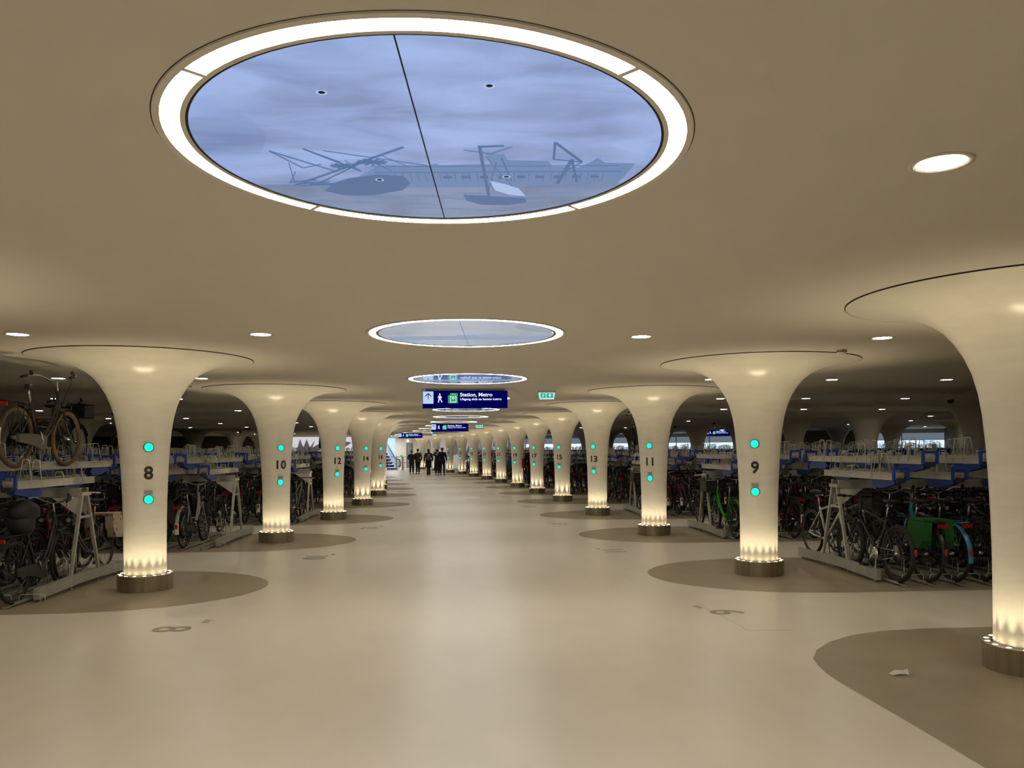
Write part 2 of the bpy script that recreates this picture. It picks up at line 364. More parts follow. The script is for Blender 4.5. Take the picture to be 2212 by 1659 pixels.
M_SEA = art_material('printed_sea', (0.10, 0.175, 0.35), (0.19, 0.29, 0.52))
M_I1 = emis('print_blue', (0.080, 0.150, 0.31), 1.0)
M_I2 = emis('print_pale_blue', (0.14, 0.23, 0.43), 1.0)
M_I3 = emis('print_light', (0.38, 0.50, 0.78), 1.0)
M_I4 = emis('print_grey_blue', (0.25, 0.33, 0.46), 1.0)
PR = 0.845
def clip_disc(pts, R=PR-0.01):
    return [((x, y) if math.hypot(x, y) < R else (x*R/math.hypot(x, y), y*R/math.hypot(x, y))) for x, y in pts]
def flat(parent, name, pts, m, z): 
    # pts in metres on the panel, seen from below; extruded 1 mm
    mb = MB(); mb.prism([(x, y, z) for x, y in pts], (0, 0, 0.0008)); return obj(name, mb, m, parent)
def seg(mb, a, b, wd, z):
    a = Vector((a[0], a[1], z)); b = Vector((b[0], b[1], z)); mb.bar(a, b, wd*1.35, 0.0008)
mb = MB(); mb.lathe([(0.955, 0.0), (0.953, -0.006)], 96); mb.lathe([(0.953, -0.006), (0.930, -0.006)], 96); mb.lathe([(0.930, -0.006), (0.929, 0.02)], 96); ME_TRIM = mb.mesh('outer_trim', M_TRIM)
mb = MB(); mb.lathe([(0.955, -0.0005), (0.958, -0.0005)], 96); ME_TRIMGAP = mb.mesh('trim_shadow', M_DARK)
mb = MB(); mb.lathe([(0.931, -0.003), (0.868, -0.003)], 64); ME_RING = mb.mesh('ring_diffuser', M_RING)
mb = MB(); mb.lathe([(0.869, 0.01), (0.868, -0.006)], 96); mb.lathe([(0.868, -0.006), (0.851, -0.006)], 96); mb.lathe([(0.851, -0.006), (0.851, 0.0)], 96); ME_TRIM2 = mb.mesh('inner_trim', M_TRIM)
mb = MB(); mb.lathe([(0.852, -0.004), (PR-0.003, -0.004)], 96); ME_SEAL = mb.mesh('panel_seal', M_DARK)
mb = MB(); mb.bar((0.866, 0, -0.005), (0.932, 0, -0.005), 0.019, 0.006); ME_DIV = mb.mesh('divider', M_TRIM)
def ring(i, x, y):
    lb = ['large round ceiling light with printed harbour picture and four sensor holes', 'round ceiling light with a pale seascape panel, second of the row', 'round ceiling light just in front of the nearest blue station sign']
    lbs = lb[i] if i < 3 else ('round picture ceiling light, %s of the row counted from the viewer' % ordn(i) if i < 13 else 'unseen round picture ceiling light added behind the viewer, %s of two' % ordn(i-13))
    t = thing('ceiling_light', lbs, 'ceiling light', (x, y, ZC), math.radians(-3.3))
    link('outer_trim', ME_TRIM, t); link('trim_shadow', ME_TRIMGAP, t); link('inner_trim', ME_TRIM2, t); link('panel_seal', ME_SEAL, t)
    link('ring_diffuser', ME_RING, t)
    for a in (222, -48, 128.5, 46, -38):
        if a != -38: link('divider', ME_DIV, t, (0, 0, 0), (0, 0, math.radians(a+3.3)))
    mb = MB(); n = 96; mb.disc((0, 0, -0.002), PR, n, 0, -1); p = obj('printed_panel', mb, M_SKY if i != 1 else M_SKY2, t)
    mb = MB(); seg(mb, (-0.02, -PR), (-0.02, PR), 0.0035, -0.0036); obj('panel_seam', mb, M_I1 if i else M_DARK, p)
    if i > 3: return
    X = lambda u, v: (u-x, v-y)
    def arc_band(v, a0=0):
        th = math.asin(max(-1, min(1, v/PR))); return [((PR-.004)*math.cos(th+(PI-2*th)*k/24), (PR-.004)*math.sin(th+(PI-2*th)*k/24)) for k in range(25)]
    if i == 0:
        flat(p, 'printed_sea', arc_band(0.36), M_SEA, -0.0026)
        pts = [(-.66,.405),(-.5,.39),(-.42,.33),(-.34,.29),(-.22,.14),(-.02,.14),(.0,.125),(.02,.14),(.22,.13),(.25,.10),(.27,.09),(.44,.10),(.46,.16),(.56,.17),(.6,.12),(.63,.07),(.66,.12),(.78,.13),(.76,.26),(.74,.36),(.6,.37),(.2,.40)]
        flat(p, 'printed_quay', clip_disc(pts), M_I2, -0.0029)
        mb = MB(); seg(mb, (-.25,.215), (.74,.215), .006, -.0034); seg(mb, (-.25,.15), (.72,.15), .004, -.0034)
        for k in range(9): seg(mb, (.02+k*.075,.275), (.055+k*.075,.275), .022, -.0034)
        for k in range(30): seg(mb, (-.2+k*.03,.23), (-.2+k*.03,.33), .0018, -.0033)
        obj('printed_sheds', mb, M_I1, p)
        flat(p, 'printed_hull', [(-.50,.44),(-.44,.34),(-.36,.28),(-.24,.24),(-.14,.26),(-.12,.34),(-.16,.43),(-.30,.50),(-.42,.50)], M_I1, -0.0034)
        mb = MB()
        for a, b, wd in [((-.60,-.02),(-.40,.20),.007), ((-.60,-.02),(-.52,.16),.005), ((-.52,.16),(-.44,.12),.005), ((-.47,-.04),(-.30,.20),.008), ((-.47,-.04),(-.36,.10),.005), ((-.60,.36),(-.10,-.05),.010), ((-.50,.34),(-.22,.04),.006), ((-.40,-.02),(-.03,.14),.005), ((-.56,.20),(-.62,.34),.003), ((-.56,.1),(-.60,.34),.003),
                         ((-.2,.02),(-.10,.16),.003), ((-.26,.06),(-.18,.2),.003), ((-.34,.08),(-.3,.2),.003)]: seg(mb, a, b, wd, -.0037)
        for c, r in (((-.36,.14),.05), ((-.24,.10),.06)):
            for k in range(6): a = k*PI/6; seg(mb, (c[0]-r*math.cos(a), c[1]-r*.6*math.sin(a)), (c[0]+r*math.cos(a), c[1]+r*.6*math.sin(a)), .008, -.0037)
        for k in range(5): seg(mb, (-.62+.02*k, .33+.02*(k % 3)), (-.5+.05*k, .30+.02*k), .008, -.0037)
        obj('printed_wreck_masts', mb, M_I1, p)
        mb = MB()
        for a, b, wd in [((.18,-.06),(.20,.52),.010), ((.12,-.02),(.22,.02),.004), ((.22,.02),(.30,-.05),.004), ((.18,-.05),(.27,-.06),.012), ((.26,.06),(.30,.33),.004), ((.24,.10),(.20,.45),.003), ((.2,.05),(.36,.58),.0025)]: seg(mb, a, b, wd, -.0038)
        obj('printed_boat_mast', mb, M_I1, p)
        flat(p, 'printed_boat', [(.09,.50),(.36,.55),(.37,.61),(.28,.65),(.16,.64),(.10,.58)], M_I1, -0.0038)
        flat(p, 'printed_sail', [(.21,.32),(.27,.36),(.33,.42),(.36,.52),(.29,.50),(.23,.44)], M_I3, -0.0041)
        flat(p, 'printed_flag_sail', [(.20,.02),(.27,.03),(.29,.12),(.22,.15)], M_I2, -0.0036)
        mb = MB()
        for a, b, wd in [((.455,-.09),(.57,.11),.010), ((.455,-.09),(.46,.08),.007), ((.46,.08),(.57,.11),.006), ((.53,.08),(.49,.36),.012), ((.53,.08),(.57,.34),.008), ((.57,.11),(.52,.2),.005)]: seg(mb, a, b, wd, -.0038)
        obj('printed_crane', mb, M_I1, p)
        for k in range(26):
            xx = -.4+R_.random()*.95; yy = .46+R_.random()*.28
            if math.hypot(xx, yy) < .76: mb = MB(); seg(mb, (xx-.06, yy), (xx+.06, yy+.008), .006, -.0031); obj('printed_wave', mb, M_I2, p)
        ME_S = MB(); ME_S.lathe([(0.0, -0.0035), (0.011, -0.0035)], 16, 0); ME_S.lathe([(0.011, -0.0045), (0.018, -0.0045)], 16, 1); ms = ME_S.mesh('sensor_hole', [M_DARK, M_I3])
        for u, v in ((-0.4, 2.48), (0.12, 2.44), (-0.35, 3.28), (0.17, 3.25)): link('sensor_hole', ms, p, (*X(u, v), -0.0015))
    else:
        rr = random.Random(i*5)
        pts = [(-.79+k*.158, .14-.05*rr.random()) for k in range(11)]
        b = clip_disc(pts+[(.76,.36),(.3,.38),(-.2,.36),(-.76,.34)])
        flat(p, 'printed_shore', b, M_I4, -0.0029)
        mb = MB()
        for k in range(7): xx = -.1+.05*k; seg(mb, (xx, .03+.02*(k % 3)), (xx+.13, .05+.02*(k % 2)), .03, -.0032)
        obj('printed_cloud', mb, M_I4, p)
        mb = MB()
        for k in range(10): xx = -.7+.12*k; seg(mb, (xx, .50), (xx+.13, .51), .012, -.0032)
        obj('printed_shallows', mb, M_I4, p)
for i, (x, y) in enumerate(RINGS): ring(i, x, y)
ring(13, -0.2, -2.0); ring(14, -0.3, -6.8)  # two unseen rings added behind the viewer to light the ceiling

# ------------------------------------------------------------------ round downlights
mb = MB(); mb.lathe([(0.118, 0.0), (0.118, -0.004), (0.100, -0.006), (0.088, 0.0)], 32); ME_DTRIM = mb.mesh('downlight_trim', M_TRIM)
mb = MB(); mb.disc((0, 0, -0.003), 0.088, 16, 0, -1); ME_DGLOW = mb.mesh('lamp_face', M_DOWN)
DL = [(-1.838, 3.011), (1.879, 3.013), (1.78, 7.835), (-1.918, 7.753), (4.282, 7.886), (-4.181, 7.792), (-6.274, 7.791), (6.285, 7.797), (-3.982, 12.475), (-6.085, 12.434), (4.023, 12.699), (6.076, 12.77), (8.04, 12.78), (-8.468, 17.176), (-6.045, 17.407), (-3.882, 17.398), (3.854, 17.602), (5.818, 17.663), (7.802, 17.674), (10.174, 17.755),
      (-11.33, 22.149), (-8.568, 22.3), (-6.195, 22.471), (5.489, 22.507), (7.513, 22.528), (9.936, 22.669), (12.369, 22.81), (14.811, 22.962), (-13.554, 27.403), (-11.859, 27.544), (-9.337, 27.615), (-6.575, 27.606), (7.185, 27.613), (9.677, 27.714), (14.503, 27.786), (16.996, 27.998), (-13.745, 32.008), (-9.756, 32.901), (-6.655, 32.492), (9.279, 32.259), (16.638, 32.793), (19.131, 32.944), (22.542, 33.026),
      (-12.729, 38.256), (-10.086, 38.047), (-7.035, 37.678), (8.881, 37.526), (13.867, 37.929), (18.883, 37.961), (23.64, 38.003), (-13.179, 43.664), (6.249, 41.81), (8.712, 42.212), (13.669, 42.735), (25.597, 42.691), (-13.439, 48.672), (15.884, 47.945), (-13.829, 54.181), (-11.136, 53.752), (18.06, 53.045), (-10.788, 58.992), (-16.872, 58.789), (4.195, 46.938), (6.688, 50.144), (8.983, 55.155), (-8.6, 70.6), (-6.0, 70.6), (-3.9, 70.8), (-7.2, 67.0), (-4.6, 66.2), (-6.0, 61.5), (-12.5, 66.0), (1.5, 66.0), (-10.0, 64.5), (-4.2, 3.0), (4.4, 3.0), (-6.3, 3.0), (6.5, 3.0), (-4.0, -2.0), (-1.9, -2.0), (1.9, -2.0), (4.2, -2.0)]  # last entries: downlights added to brighten the cream end wall and near floor
rows = {}
for x, y in DL: rows.setdefault((x > 0, round((y-2.9)/4.9)), []).append((x, y))
for (rt, k), L in rows.items():
    L.sort(key=lambda p: abs(p[0]))
    for j, (x, y) in enumerate(L):
        t = thing('downlight', 'small round ceiling downlight, %s from the aisle in cross row %s on the %s-numbered side' % (ordn(j), ordn(k), 'odd' if rt else 'even'), 'downlight', (x, y, ZC), 0, 'round ceiling downlights')
        link('downlight_trim', ME_DTRIM, t); link('lamp_face', ME_DGLOW, t)
# cameras and detectors on the ceiling
mb = MB(); mb.lathe([(0.0, -0.12), (0.03, -0.115), (0.06, -0.09), (0.075, -0.05), (0.075, -0.03)], 20, 0); mb.lathe([(0.082, -0.035), (0.085, 0.0)], 20, 1); ME_DOME = mb.mesh('dome_camera', [M_BPLAS, M_TRIM])
for x, y, q in ((11.25, 17.74, 'over the racks, close beside column seven'), (10.74, 33.52, 'between columns eleven and nine'), (10.44, 38.67, 'seen just beside column eleven'), (-12.25, 44.89, 'far off between columns eight and ten')):
    tag(link('dome_camera', ME_DOME, None, (x, y, ZC)), 'small black dome camera on the ceiling '+q, 'camera')
mb = MB(); mb.lathe([(0.0, -0.055), (0.045, -0.052), (0.055, -0.035), (0.055, 0.0)], 20); mb.lathe([(0.056, -0.028), (0.060, -0.024), (0.060, -0.02)], 20, 1); ME_SMOKE = mb.mesh('smoke_detector', [M_TRIM, M_DARK])
for x, y, q in ((4.322, 8.837, 'in front of the capital of column nine'), (-4.61, 13.755, 'beside the capital of column ten')):
    tag(link('smoke_detector', ME_SMOKE, None, (x, y, ZC)), 'white smoke detector on the ceiling '+q, 'smoke detector')

# ------------------------------------------------------------------ hanging station signs
M_NAVY = mat('sign_navy', (0.0, 0.0, 0.05), 0.6, emit=(0.0, 0.0, 0.12), es=0.6, spec=0.0)
M_LPAN = emis('sign_pale_panel', (0.50, 0.68, 0.95), 0.95)
M_LWH = emis('sign_white', (0.72, 0.80, 1.0), 1.0)
M_GRN = emis('sign_green', (0.0, 0.38, 0.10), 0.9)
M_NAVYD = mat('sign_ink', (0.0, 0.0, 0.05), 0.6)
def fpoly(parent, name, polys, m, y):
    mb = MB()
    for P in polys: mb.prism([(a, y, b) for a, b in P], (0, 0.002, 0))
    return obj(name, mb, m, parent)
def thick(a, b, wd):
    ax, az = a; bx, bz = b; dx, dz = bx-ax, bz-az; L = math.hypot(dx, dz); nx, nz = -dz/L*wd/2, dx/L*wd/2
    return [(ax+nx, az+nz), (ax-nx, az-nz), (bx-nx, bz-nz), (bx+nx, bz+nz)]
def station_sign(x, y, rz, lb):
    t = thing('station_sign', lb, 'sign', (x, y, 2.565), rz)
    mb = MB(); mb.box((0, 0, 0), (1.55, 0.12, 0.315)); h = obj('sign_body', mb, M_NAVY, t)
    mb = MB(); mb.box((0.0, 0, 0.178), (1.45, 0.07, 0.042)); obj('mounting_bar', mb, M_GALV, t)
    F = -0.062
    fpoly(h, 'arrow_panel', [[(-.768,-.078),(-.768,.145),(-.578,.145),(-.578,-.078)]], M_LPAN, F)
    fpoly(h, 'arrow_symbol', [thick((-.673,.0),(-.673,.105),.013), thick((-.727,.055),(-.668,.112),.015), thick((-.619,.055),(-.678,.112),.015)], M_NAVYD, F-.002)
    fpoly(h, 'walking_person_symbol', [[(-.463+.015*math.cos(k*PI/5), .094+.015*math.sin(k*PI/5)) for k in range(10)], [(-.482,.07),(-.445,.07),(-.44,.0),(-.48,.0)], thick((-.475,.01),(-.488,-.058),.020), thick((-.455,.01),(-.42,-.052),.020), thick((-.48,.065),(-.498,.025),.012), thick((-.45,.065),(-.425,.03),.012)], M_LWH, F)
    fpoly(h, 'exit_symbol_panel', [[(-.315,-.072),(-.315,.07),(-.27,.085),(-.27,.115),(-.135,.115),(-.135,-.072)]], M_GRN, F)
    fpoly(h, 'exit_symbol', [thick((-.272,-.05),(-.165,-.05),.014), thick((-.268,-.05),(-.268,.06),.014), thick((-.168,-.05),(-.168,.06),.014), thick((-.268,.053),(-.245,.053),.014), thick((-.168,.053),(-.19,.053),.014), thick((-.218,-.01),(-.218,.05),.014), [(-.248,.02),(-.218,.062),(-.188,.02),(-.196,.012),(-.218,.036),(-.240,.012)]], M_LWH, F-.002)
    def tx(body, size, cx, cz, bold, fit, ysc=1.0):
        me = text_mesh(body, size, 0.001, bold); me.materials.append(M_LWH)
        xs = [v.co.x for v in me.vertices]; w0 = max(xs)-min(xs); wdt = fit
        for v in me.vertices: v.co.x *= fit/w0; v.co.y *= ysc
        o = link('lettering', me, h, (cx+wdt/2, F-.001, cz), (PI/2, 0, 0)); return o
    tx('Station, Metro', 0.092, -.095, .083, .0026, .592); tx('Uitgang sluit na laatste metro', 0.056, -.093, .003, .0017, .756)
    tx('uitgang', 0.022, -.265, .095, .0, .085)
    return t
station_sign(0.055, 14.64, 0, 'long navy Station, Metro sign with white arrow panel, first and largest of the row')
station_sign(-0.523, 33.51, 0.03, 'middle navy Station, Metro sign hanging halfway down the aisle')
station_sign(-3.356, 51.94, 0.08, 'smallest navy Station, Metro sign above the standing people')
station_sign(15.6, 48.0, 0.0, 'distant navy Station sign glimpsed through a far arch beside column nine')
def exit_sign(x, y, q):
    t = thing('exit_sign', 'small lit green emergency exit sign '+q, 'exit sign', (x, y, 2.66))
    mb = MB(); mb.box((0, 0, 0.055), (0.34, 0.05, 0.03)); mb.prism([(-.15, 0, .04), (.15, 0, .04), (.168, 0, .03), (.14, 0, -.10), (-.14, 0, -.10), (-.168, 0, .03)][::-1], (0, .02, 0)); b = obj('sign_body', mb, M_TRIM, t)
    fpoly(b, 'lit_face', [[(-.155,.03),(-.133,-.09),(.133,-.09),(.155,.03)]], emis('exit_pale', (0.45, 0.85, 0.95), 1.0), -.014)
    fpoly(b, 'green_field', [[(-.115,.018),(-.115,-.065),(-.02,-.065),(-.02,.018)], [(-.005,.018),(-.005,-.065),(.118,-.065),(.118,.018)]], emis('exit_green', (0.0, 0.42, 0.14), 1.0), -.017)
    fpoly(b, 'arrow_symbol', [thick((.058,-.058),(.058,-.015),.018), [(.02,-.025),(.058,.012),(.096,-.025)]], M_LWH, -.02)
    fpoly(b, 'running_person_symbol', [thick((-.06,.0),(-.07,-.03),.014), thick((-.07,-.03),(-.05,-.045),.010), thick((-.07,-.03),(-.095,-.05),.010), thick((-.06,-.005),(-.04,-.02),.008), thick((-.06,-.005),(-.085,-.01),.008)], M_LWH, -.02)
exit_sign(1.56, 14.69, 'beside the largest station sign'); exit_sign(0.72, 34.11, 'beside the middle station sign'); exit_sign(-1.84, 53.14, 'beside the smallest station sign')

# ------------------------------------------------------------------ bicycles
# every part mesh uses the same slot order so that parts can be merged for far copies
M_FR = {}
def frame_mat(c):
    key = 'bicycle_paint_%d_%d_%d' % tuple(int(v*255) for v in c)
    return mat(key, c, 0.35)
def slots(fc, tyre): return [frame_mat(fc), M_BPLAS, M_CHROME, tyre, M_WHITE, M_RED, mat('brown_leather', (0.05, 0.025, 0.012), 0.6), mat('pannier_cloth', (0.02, 0.02, 0.018), 0.8), mat('headlight_glass', (0.5, 0.5, 0.45), 0.2), mat('wire_basket', (0.03, 0.03, 0.03), 0.5), mat('dark_rim', (0.10, 0.10, 0.095), 0.4, metal=0.7)]
RA, FA, WR = (-.56, 0, .345), (.56, 0, .345), .345
def wheel_mb(cx, tr, full=True):
    m = MB(); m.torus((0, 0, 0), WR-tr, tr, 36 if full else 18, 8 if full else 4, 3); return m
def rim_mb(tr, full=True):
    m = MB(); m.torus((0, 0, 0), WR-2.1*tr, .009, 36 if full else 18, 5 if full else 3, 10)
    n = 20 if full else 10
    for k in range(n):
        a = 2*PI*k/n; s = .03 if k % 2 else -.03; a2 = a+.25*(1 if k % 4 < 2 else -1)
        m.tube([(.02*math.cos(a2), s, .02*math.sin(a2)), ((WR-2.1*tr)*math.cos(a), 0, (WR-2.1*tr)*math.sin(a))], .0011 if full else .0016, 3, 10, cap=False)
    m.tube([(0, -.045, 0), (0, .045, 0)], .020, 8, 2); return m
def saddle_mb(x, z, mi=1):
    m = MB(); L = [(-.13, .075, .02), (-.10, .085, .03), (-.03, .07, .035), (.04, .04, .03), (.10, .022, .025), (.14, .012, .012)]
    vs = []; n = 10
    for (dx, wd, th) in L:
        for j in range(n):
            a = 2*PI*j/n; vs.append((x+dx, wd*math.cos(a), z+th*math.sin(a)*(.6 if math.sin(a) > 0 else 1)))
    fs = [(i*n+j, i*n+(j+1) % n, (i+1)*n+(j+1) % n, (i+1)*n+j) for i in range(len(L)-1) for j in range(n)]+[tuple(range(n))[::-1], tuple((len(L)-1)*n+j for j in range(n))]
    m.add(vs, fs, mi); m.tube([(x-.02, -.03, z-.03), (x-.02, -.03, z-.07), (x+.06, -.02, z-.05)], .006, 5, 2); m.tube([(x-.02, .03, z-.03), (x-.02, .03, z-.07), (x+.06, .02, z-.05)], .006, 5, 2)
    return m
def bike_parts(kind='dutch', crate=None, pannier=None, guard=0, tyre_r=.02, rack=True, full=True, seatbag=False, bars='swept', chaincase=True):
    P = {}; n = 7 if full else 4; k = 1.0
    BB = (-.12, 0, .29); S = (-.285, 0, .74)
    f = MB()
    f.tube([BB, S], .017, n); f.tube([(.37, 0, .70), (.325, 0, .90)], .021, n)
    if kind == 'dutch':
        f.tube([(.335, 0, .86), (.27, 0, .68), (.16, 0, .50), (.02, 0, .375), BB], .018, n)
        f.tube([(.355, 0, .76), (.29, 0, .60), (.18, 0, .43), (.03, 0, .32), BB], .018, n)
        f.tube([(.12, 0, .465), (-.19, 0, .48)], .012, n)
    elif kind == 'low':
        f.tube([(.35, 0, .80), (.26, 0, .60), (.10, 0, .42), (-.02, 0, .36), (-.16, 0, .42)], .024, n); f.tube([(.02, 0, .37), BB], .022, n)
    else:
        f.tube([(.335, 0, .85), (-.27, 0, .70)], .016, n); f.tube([(.36, 0, .75), BB], .019, n)
    for s in (-1, 1):
        f.tube([(BB[0], s*.03, BB[2]), (-.4, s*.05, .31), (RA[0], s*.055, RA[2])], .010, n)
        f.tube([(S[0]+.02, s*.015, .68), (RA[0], s*.055, RA[2])], .008, n)
    f.tube([(BB[0], -.045, BB[2]), (BB[0], .045, BB[2])], .026, 8); P['frame'] = f
    f = MB(); f.tube([(.372, -.05, .695), (.372, .05, .695)], .017, n)
    for s in (-1, 1): f.tube([(.372, s*.048, .695), (.43, s*.05, .55), (.50, s*.052, .42), (FA[0], s*.055, FA[2])], [.013, .012, .010, .008], n)
    P['fork'] = f
    h = MB(); z = 1.02
    if bars == 'swept':
        h.tube([(.325, 0, .90), (.305, 0, z)], .012, n, 2); C = [(.10, .27, z+.05), (.20, .27, z+.07), (.30, .20, z+.08), (.33, .09, z+.02), (.31, 0, z)]
        h.tube(C+[(x, -y, zz) for x, y, zz in C[:-1][::-1]], .011, n, 2)
        for s in (-1, 1): h.tube([(.04, s*.275, z+.035), (.15, s*.27, z+.06)], .017, n, 1); h.tube([(.19, s*.24, z+.075), (.17, s*.235, z+.11), (.165, s*.23, z+.115)], .018, n, 1)
    else:
        z = .96; h.tube([(.325, 0, .90), (.318, 0, z), (.37, 0, z+.02)], .013, n, 1); h.tube([(.35, -.30, z+.03), (.375, 0, z+.02), (.35, .30, z+.03)], .012, n, 1)
        for s in (-1, 1): h.tube([(.35, s*.20, z+.03), (.345, s*.31, z+.03)], .017, n, 1); h.tube([(.40, s*.17, z+.01), (.39, s*.25, z-.01)], .006, 4, 2)
    for s in ((-1, 1) if full else ()): h.tube([(.33, s*.15, z+.04), (.42, s*.10, z-.03), (.40, s*.03, .80), (.39, 0, .72)], .004, 4, 1)
    P['handlebar'] = h
    m = saddle_mb(-.33, .97, 1); m.tube([S, (-.325, 0, .93)], .013, n, 2); P['saddle'] = m
    m = MB()
    if chaincase:
        m.prism([(-.03, -.055, .36), (-.03, -.055, .235), (-.12, -.055, .20), (-.30, -.055, .26), (-.62, -.055, .30), (-.63, -.055, .385), (-.45, -.055, .39), (-.12, -.055, .385)], (0, .035, 0), 1)
        P['chain_case'] = m
    else:
        m.lathe([(.02, .05), (.095, .05), (.095, .056), (.02, .056)], 20, 2, 'y', (BB[0], 0, BB[2])); m.tube([(BB[0], .053, BB[2]+.093), (RA[0], .053, RA[2]+.04)], .006, 4, 2); m.tube([(BB[0], .053, BB[2]-.093), (RA[0], .053, RA[2]-.04)], .006, 4, 2)
        P['drivetrain'] = m
    m = MB(); m.tube([(BB[0], -.075, BB[2]), (BB[0], .075, BB[2])], .012, 6, 2); m.tube([(BB[0], .075, BB[2]), (BB[0]+.09, .085, BB[2]-.14)], .010, 6, 2); m.tube([(BB[0], -.075, BB[2]), (BB[0]-.09, -.085, BB[2]+.14)], .010, 6, 2)
    m.box((BB[0]+.09, .13, BB[2]-.14), (.09, .085, .022), 1); m.box((BB[0]-.09, -.13, BB[2]+.14), (.09, .085, .022), 1); P['crank'] = m
    if full or guard >= 0:
        for (c, a0, a1) in ((RA, .15, 3.35), (FA, .35, 2.7)) if guard >= 0 else ():
            g = MB(); nn = 16 if full else 8; vs = []
            for i in range(nn+1):
                a = a0+(a1-a0)*i/nn
                for (r, y) in ((WR+.008, -.030), (WR+.026, 0), (WR+.008, .030)): vs.append((c[0]+r*math.cos(a), y, c[2]+r*math.sin(a)))
            g.add(vs, [(i*3+j, (i+1)*3+j, (i+1)*3+j+1, i*3+j+1) for i in range(nn) for j in (0, 1)], 1 if guard == 0 else 0); P['rear_mudguard' if c is RA else 'fore_mudguard'] = g
            if c is RA and guard in (0, 2) :
                vs = []
                for i in range(5):
                    a = 2.85+.5*i/4
                    for (r, y) in ((WR+.007, -.034), (WR+.030, 0), (WR+.007, .034)): vs.append((c[0]+r*math.cos(a), y, c[2]+r*math.sin(a)))
                g.add(vs, [(i*3+j, (i+1)*3+j, (i+1)*3+j+1, i*3+j+1) for i in range(4) for j in (0, 1)], 4)
    if rack:
        m = MB(); z = .735
        for s in (-1, 1):
            m.tube([(-.30, s*.05, z), (-.45, s*.06, z), (-.80, s*.06, z), (-.83, 0, z)], .006, 5, 0 if guard == 3 else 1); m.tube([(RA[0], s*.06, RA[2]), (-.66, s*.06, z)], .005, 5, 0 if guard == 3 else 1); m.tube([(RA[0], s*.06, RA[2]), (-.50, s*.06, z)], .005, 5, 0 if guard == 3 else 1)
        for x in (-.42, -.55, -.68): m.tube([(x, -.06, z), (x, .06, z)], .005, 4, 1)
        P['luggage_rack'] = m
        m = MB(); m.box((-.845, 0, .70), (.03, .12, .045), 5); P['tail_light'] = m
    m = MB(); m.ell((-.56-WR-.02, 0, .40), (.02, .025, .045), 8, 6, 5); P['reflector'] = m
    m = MB(); m.tube([(.42, 0, .76), (.47, 0, .765)], [.028, .036], 10, 1); m.disc((0, 0, 0), .001, 3, 1); m.ell((.475, 0, .765), (.008, .03, .03), 10, 6, 8); P['headlight'] = m
    m = MB(); m.tube([(-.17, .05, .27), (-.30, .13, .03)], .009, 5, 2); P['kickstand'] = m
    if crate:
        m = MB(); x0, x1, y, z0, z1 = .36, .72, .21, .80, 1.04
        for zz in (z0, z0+.08, z0+.16, z1): m.tube([(x0, -y, zz), (x1, -y, zz), (x1, y, zz), (x0, y, zz)], .010, 4, crate, closed=True)
        for (a, b) in (((x0, -y), (x1, -y)), ((x1, -y), (x1, y)), ((x1, y), (x0, y)), ((x0, y), (x0, -y))):
            m.bar((a[0], a[1], (z0+z1)/2-.01), (b[0], b[1], (z0+z1)/2-.01), .006, z1-z0-.04, crate)
        m.box(((x0+x1)/2, 0, z0), (x1-x0, 2*y, .012), crate)
        for s in (-1, 1): m.tube([(x0+.03, s*.08, z0), (.40, s*.05, .72)], .007, 4, 1)
        P['crate'] = m
    if pannier:
        m = MB()
        for s in (-1, 1):
            m.prism([(-.45, s*.13, .74), (-.43, s*.14, .58), (-.50, s*.15, .44), (-.70, s*.15, .42), (-.77, s*.14, .52), (-.76, s*.13, .74)], (0, .11, 0), pannier)
        m.box((-.61, 0, .76), (.30, .36, .03), pannier); P['pannier_bag'] = m
    if seatbag:
        m = MB(); m.ell((-.34, 0, .97), (.20, .15, .13), 12, 8, 1); m.ell((-.40, 0, .84), (.12, .14, .14), 12, 8, 1); P['saddle_cover'] = m
    return P
def merge(P, tr, full):
    m = MB()
    for q in P.values(): m.add(q.v, q.f); m.m[-len(q.f):] = q.m; m.sm[-len(q.f):] = q.sm
    for c in (RA, FA):
        for q in (wheel_mb(0, tr, full), rim_mb(tr, full)):
            m.add([(v[0]+c[0], v[1], v[2]+c[2]) for v in q.v], q.f); m.m[-len(q.f):] = q.m; m.sm[-len(q.f):] = q.sm
    return m
BK = {}
def bike_kind(key, desc, fc, tyre=M_RUBBER, tr=.02, **kw):
    P = bike_parts(full=True, **kw); sl = slots(fc, tyre)
    if kw.get('pcol'): pass
    BK[key] = dict(desc=desc, meshes={n: q.mesh(n, sl) for n, q in P.items()}, wheel=wheel_mb(0, tr).mesh('wheel', sl), rim=rim_mb(tr).mesh('rim', sl),
                   far=merge(bike_parts(full=False, **kw), tr, False), sl=sl, farme=None)
bike_kind('A', 'black step-through bicycle', (.012, .012, .013), kind='dutch')
bike_kind('S', 'black bicycle with covered saddle', (.012, .012, .012), kind='dutch', seatbag=True)
bike_kind('B', 'black bicycle with crate', (.012, .012, .012), kind='dutch', crate=1)
bike_kind('C', 'dark bicycle with panniers', (.02, .02, .022), kind='diamond', pannier=7, bars='flat', guard=2, chaincase=False)
bike_kind('D', 'grey sports bicycle', (.16, .16, .15), kind='diamond', bars='flat', rack=False, guard=-1, chaincase=False)
bike_kind('E', 'black mountain bicycle', (.012, .012, .012), tr=.028, kind='diamond', bars='flat', rack=False, guard=-1, chaincase=False)
bike_kind('F', 'dark green bicycle', (.012, .04, .018), kind='low', guard=1)
bike_kind('G', 'dark red bicycle', (.12, .008, .008), kind='low', guard=0)
bike_kind('H', 'silver city bicycle', (.30, .30, .28), kind='dutch', guard=2)
bike_kind('W', 'white framed bicycle', (.62, .60, .55), kind='diamond', bars='flat', rack=False, guard=-1, chaincase=False)
bike_kind('U', 'light blue bicycle', (.035, .22, .36), kind='low', guard=3)
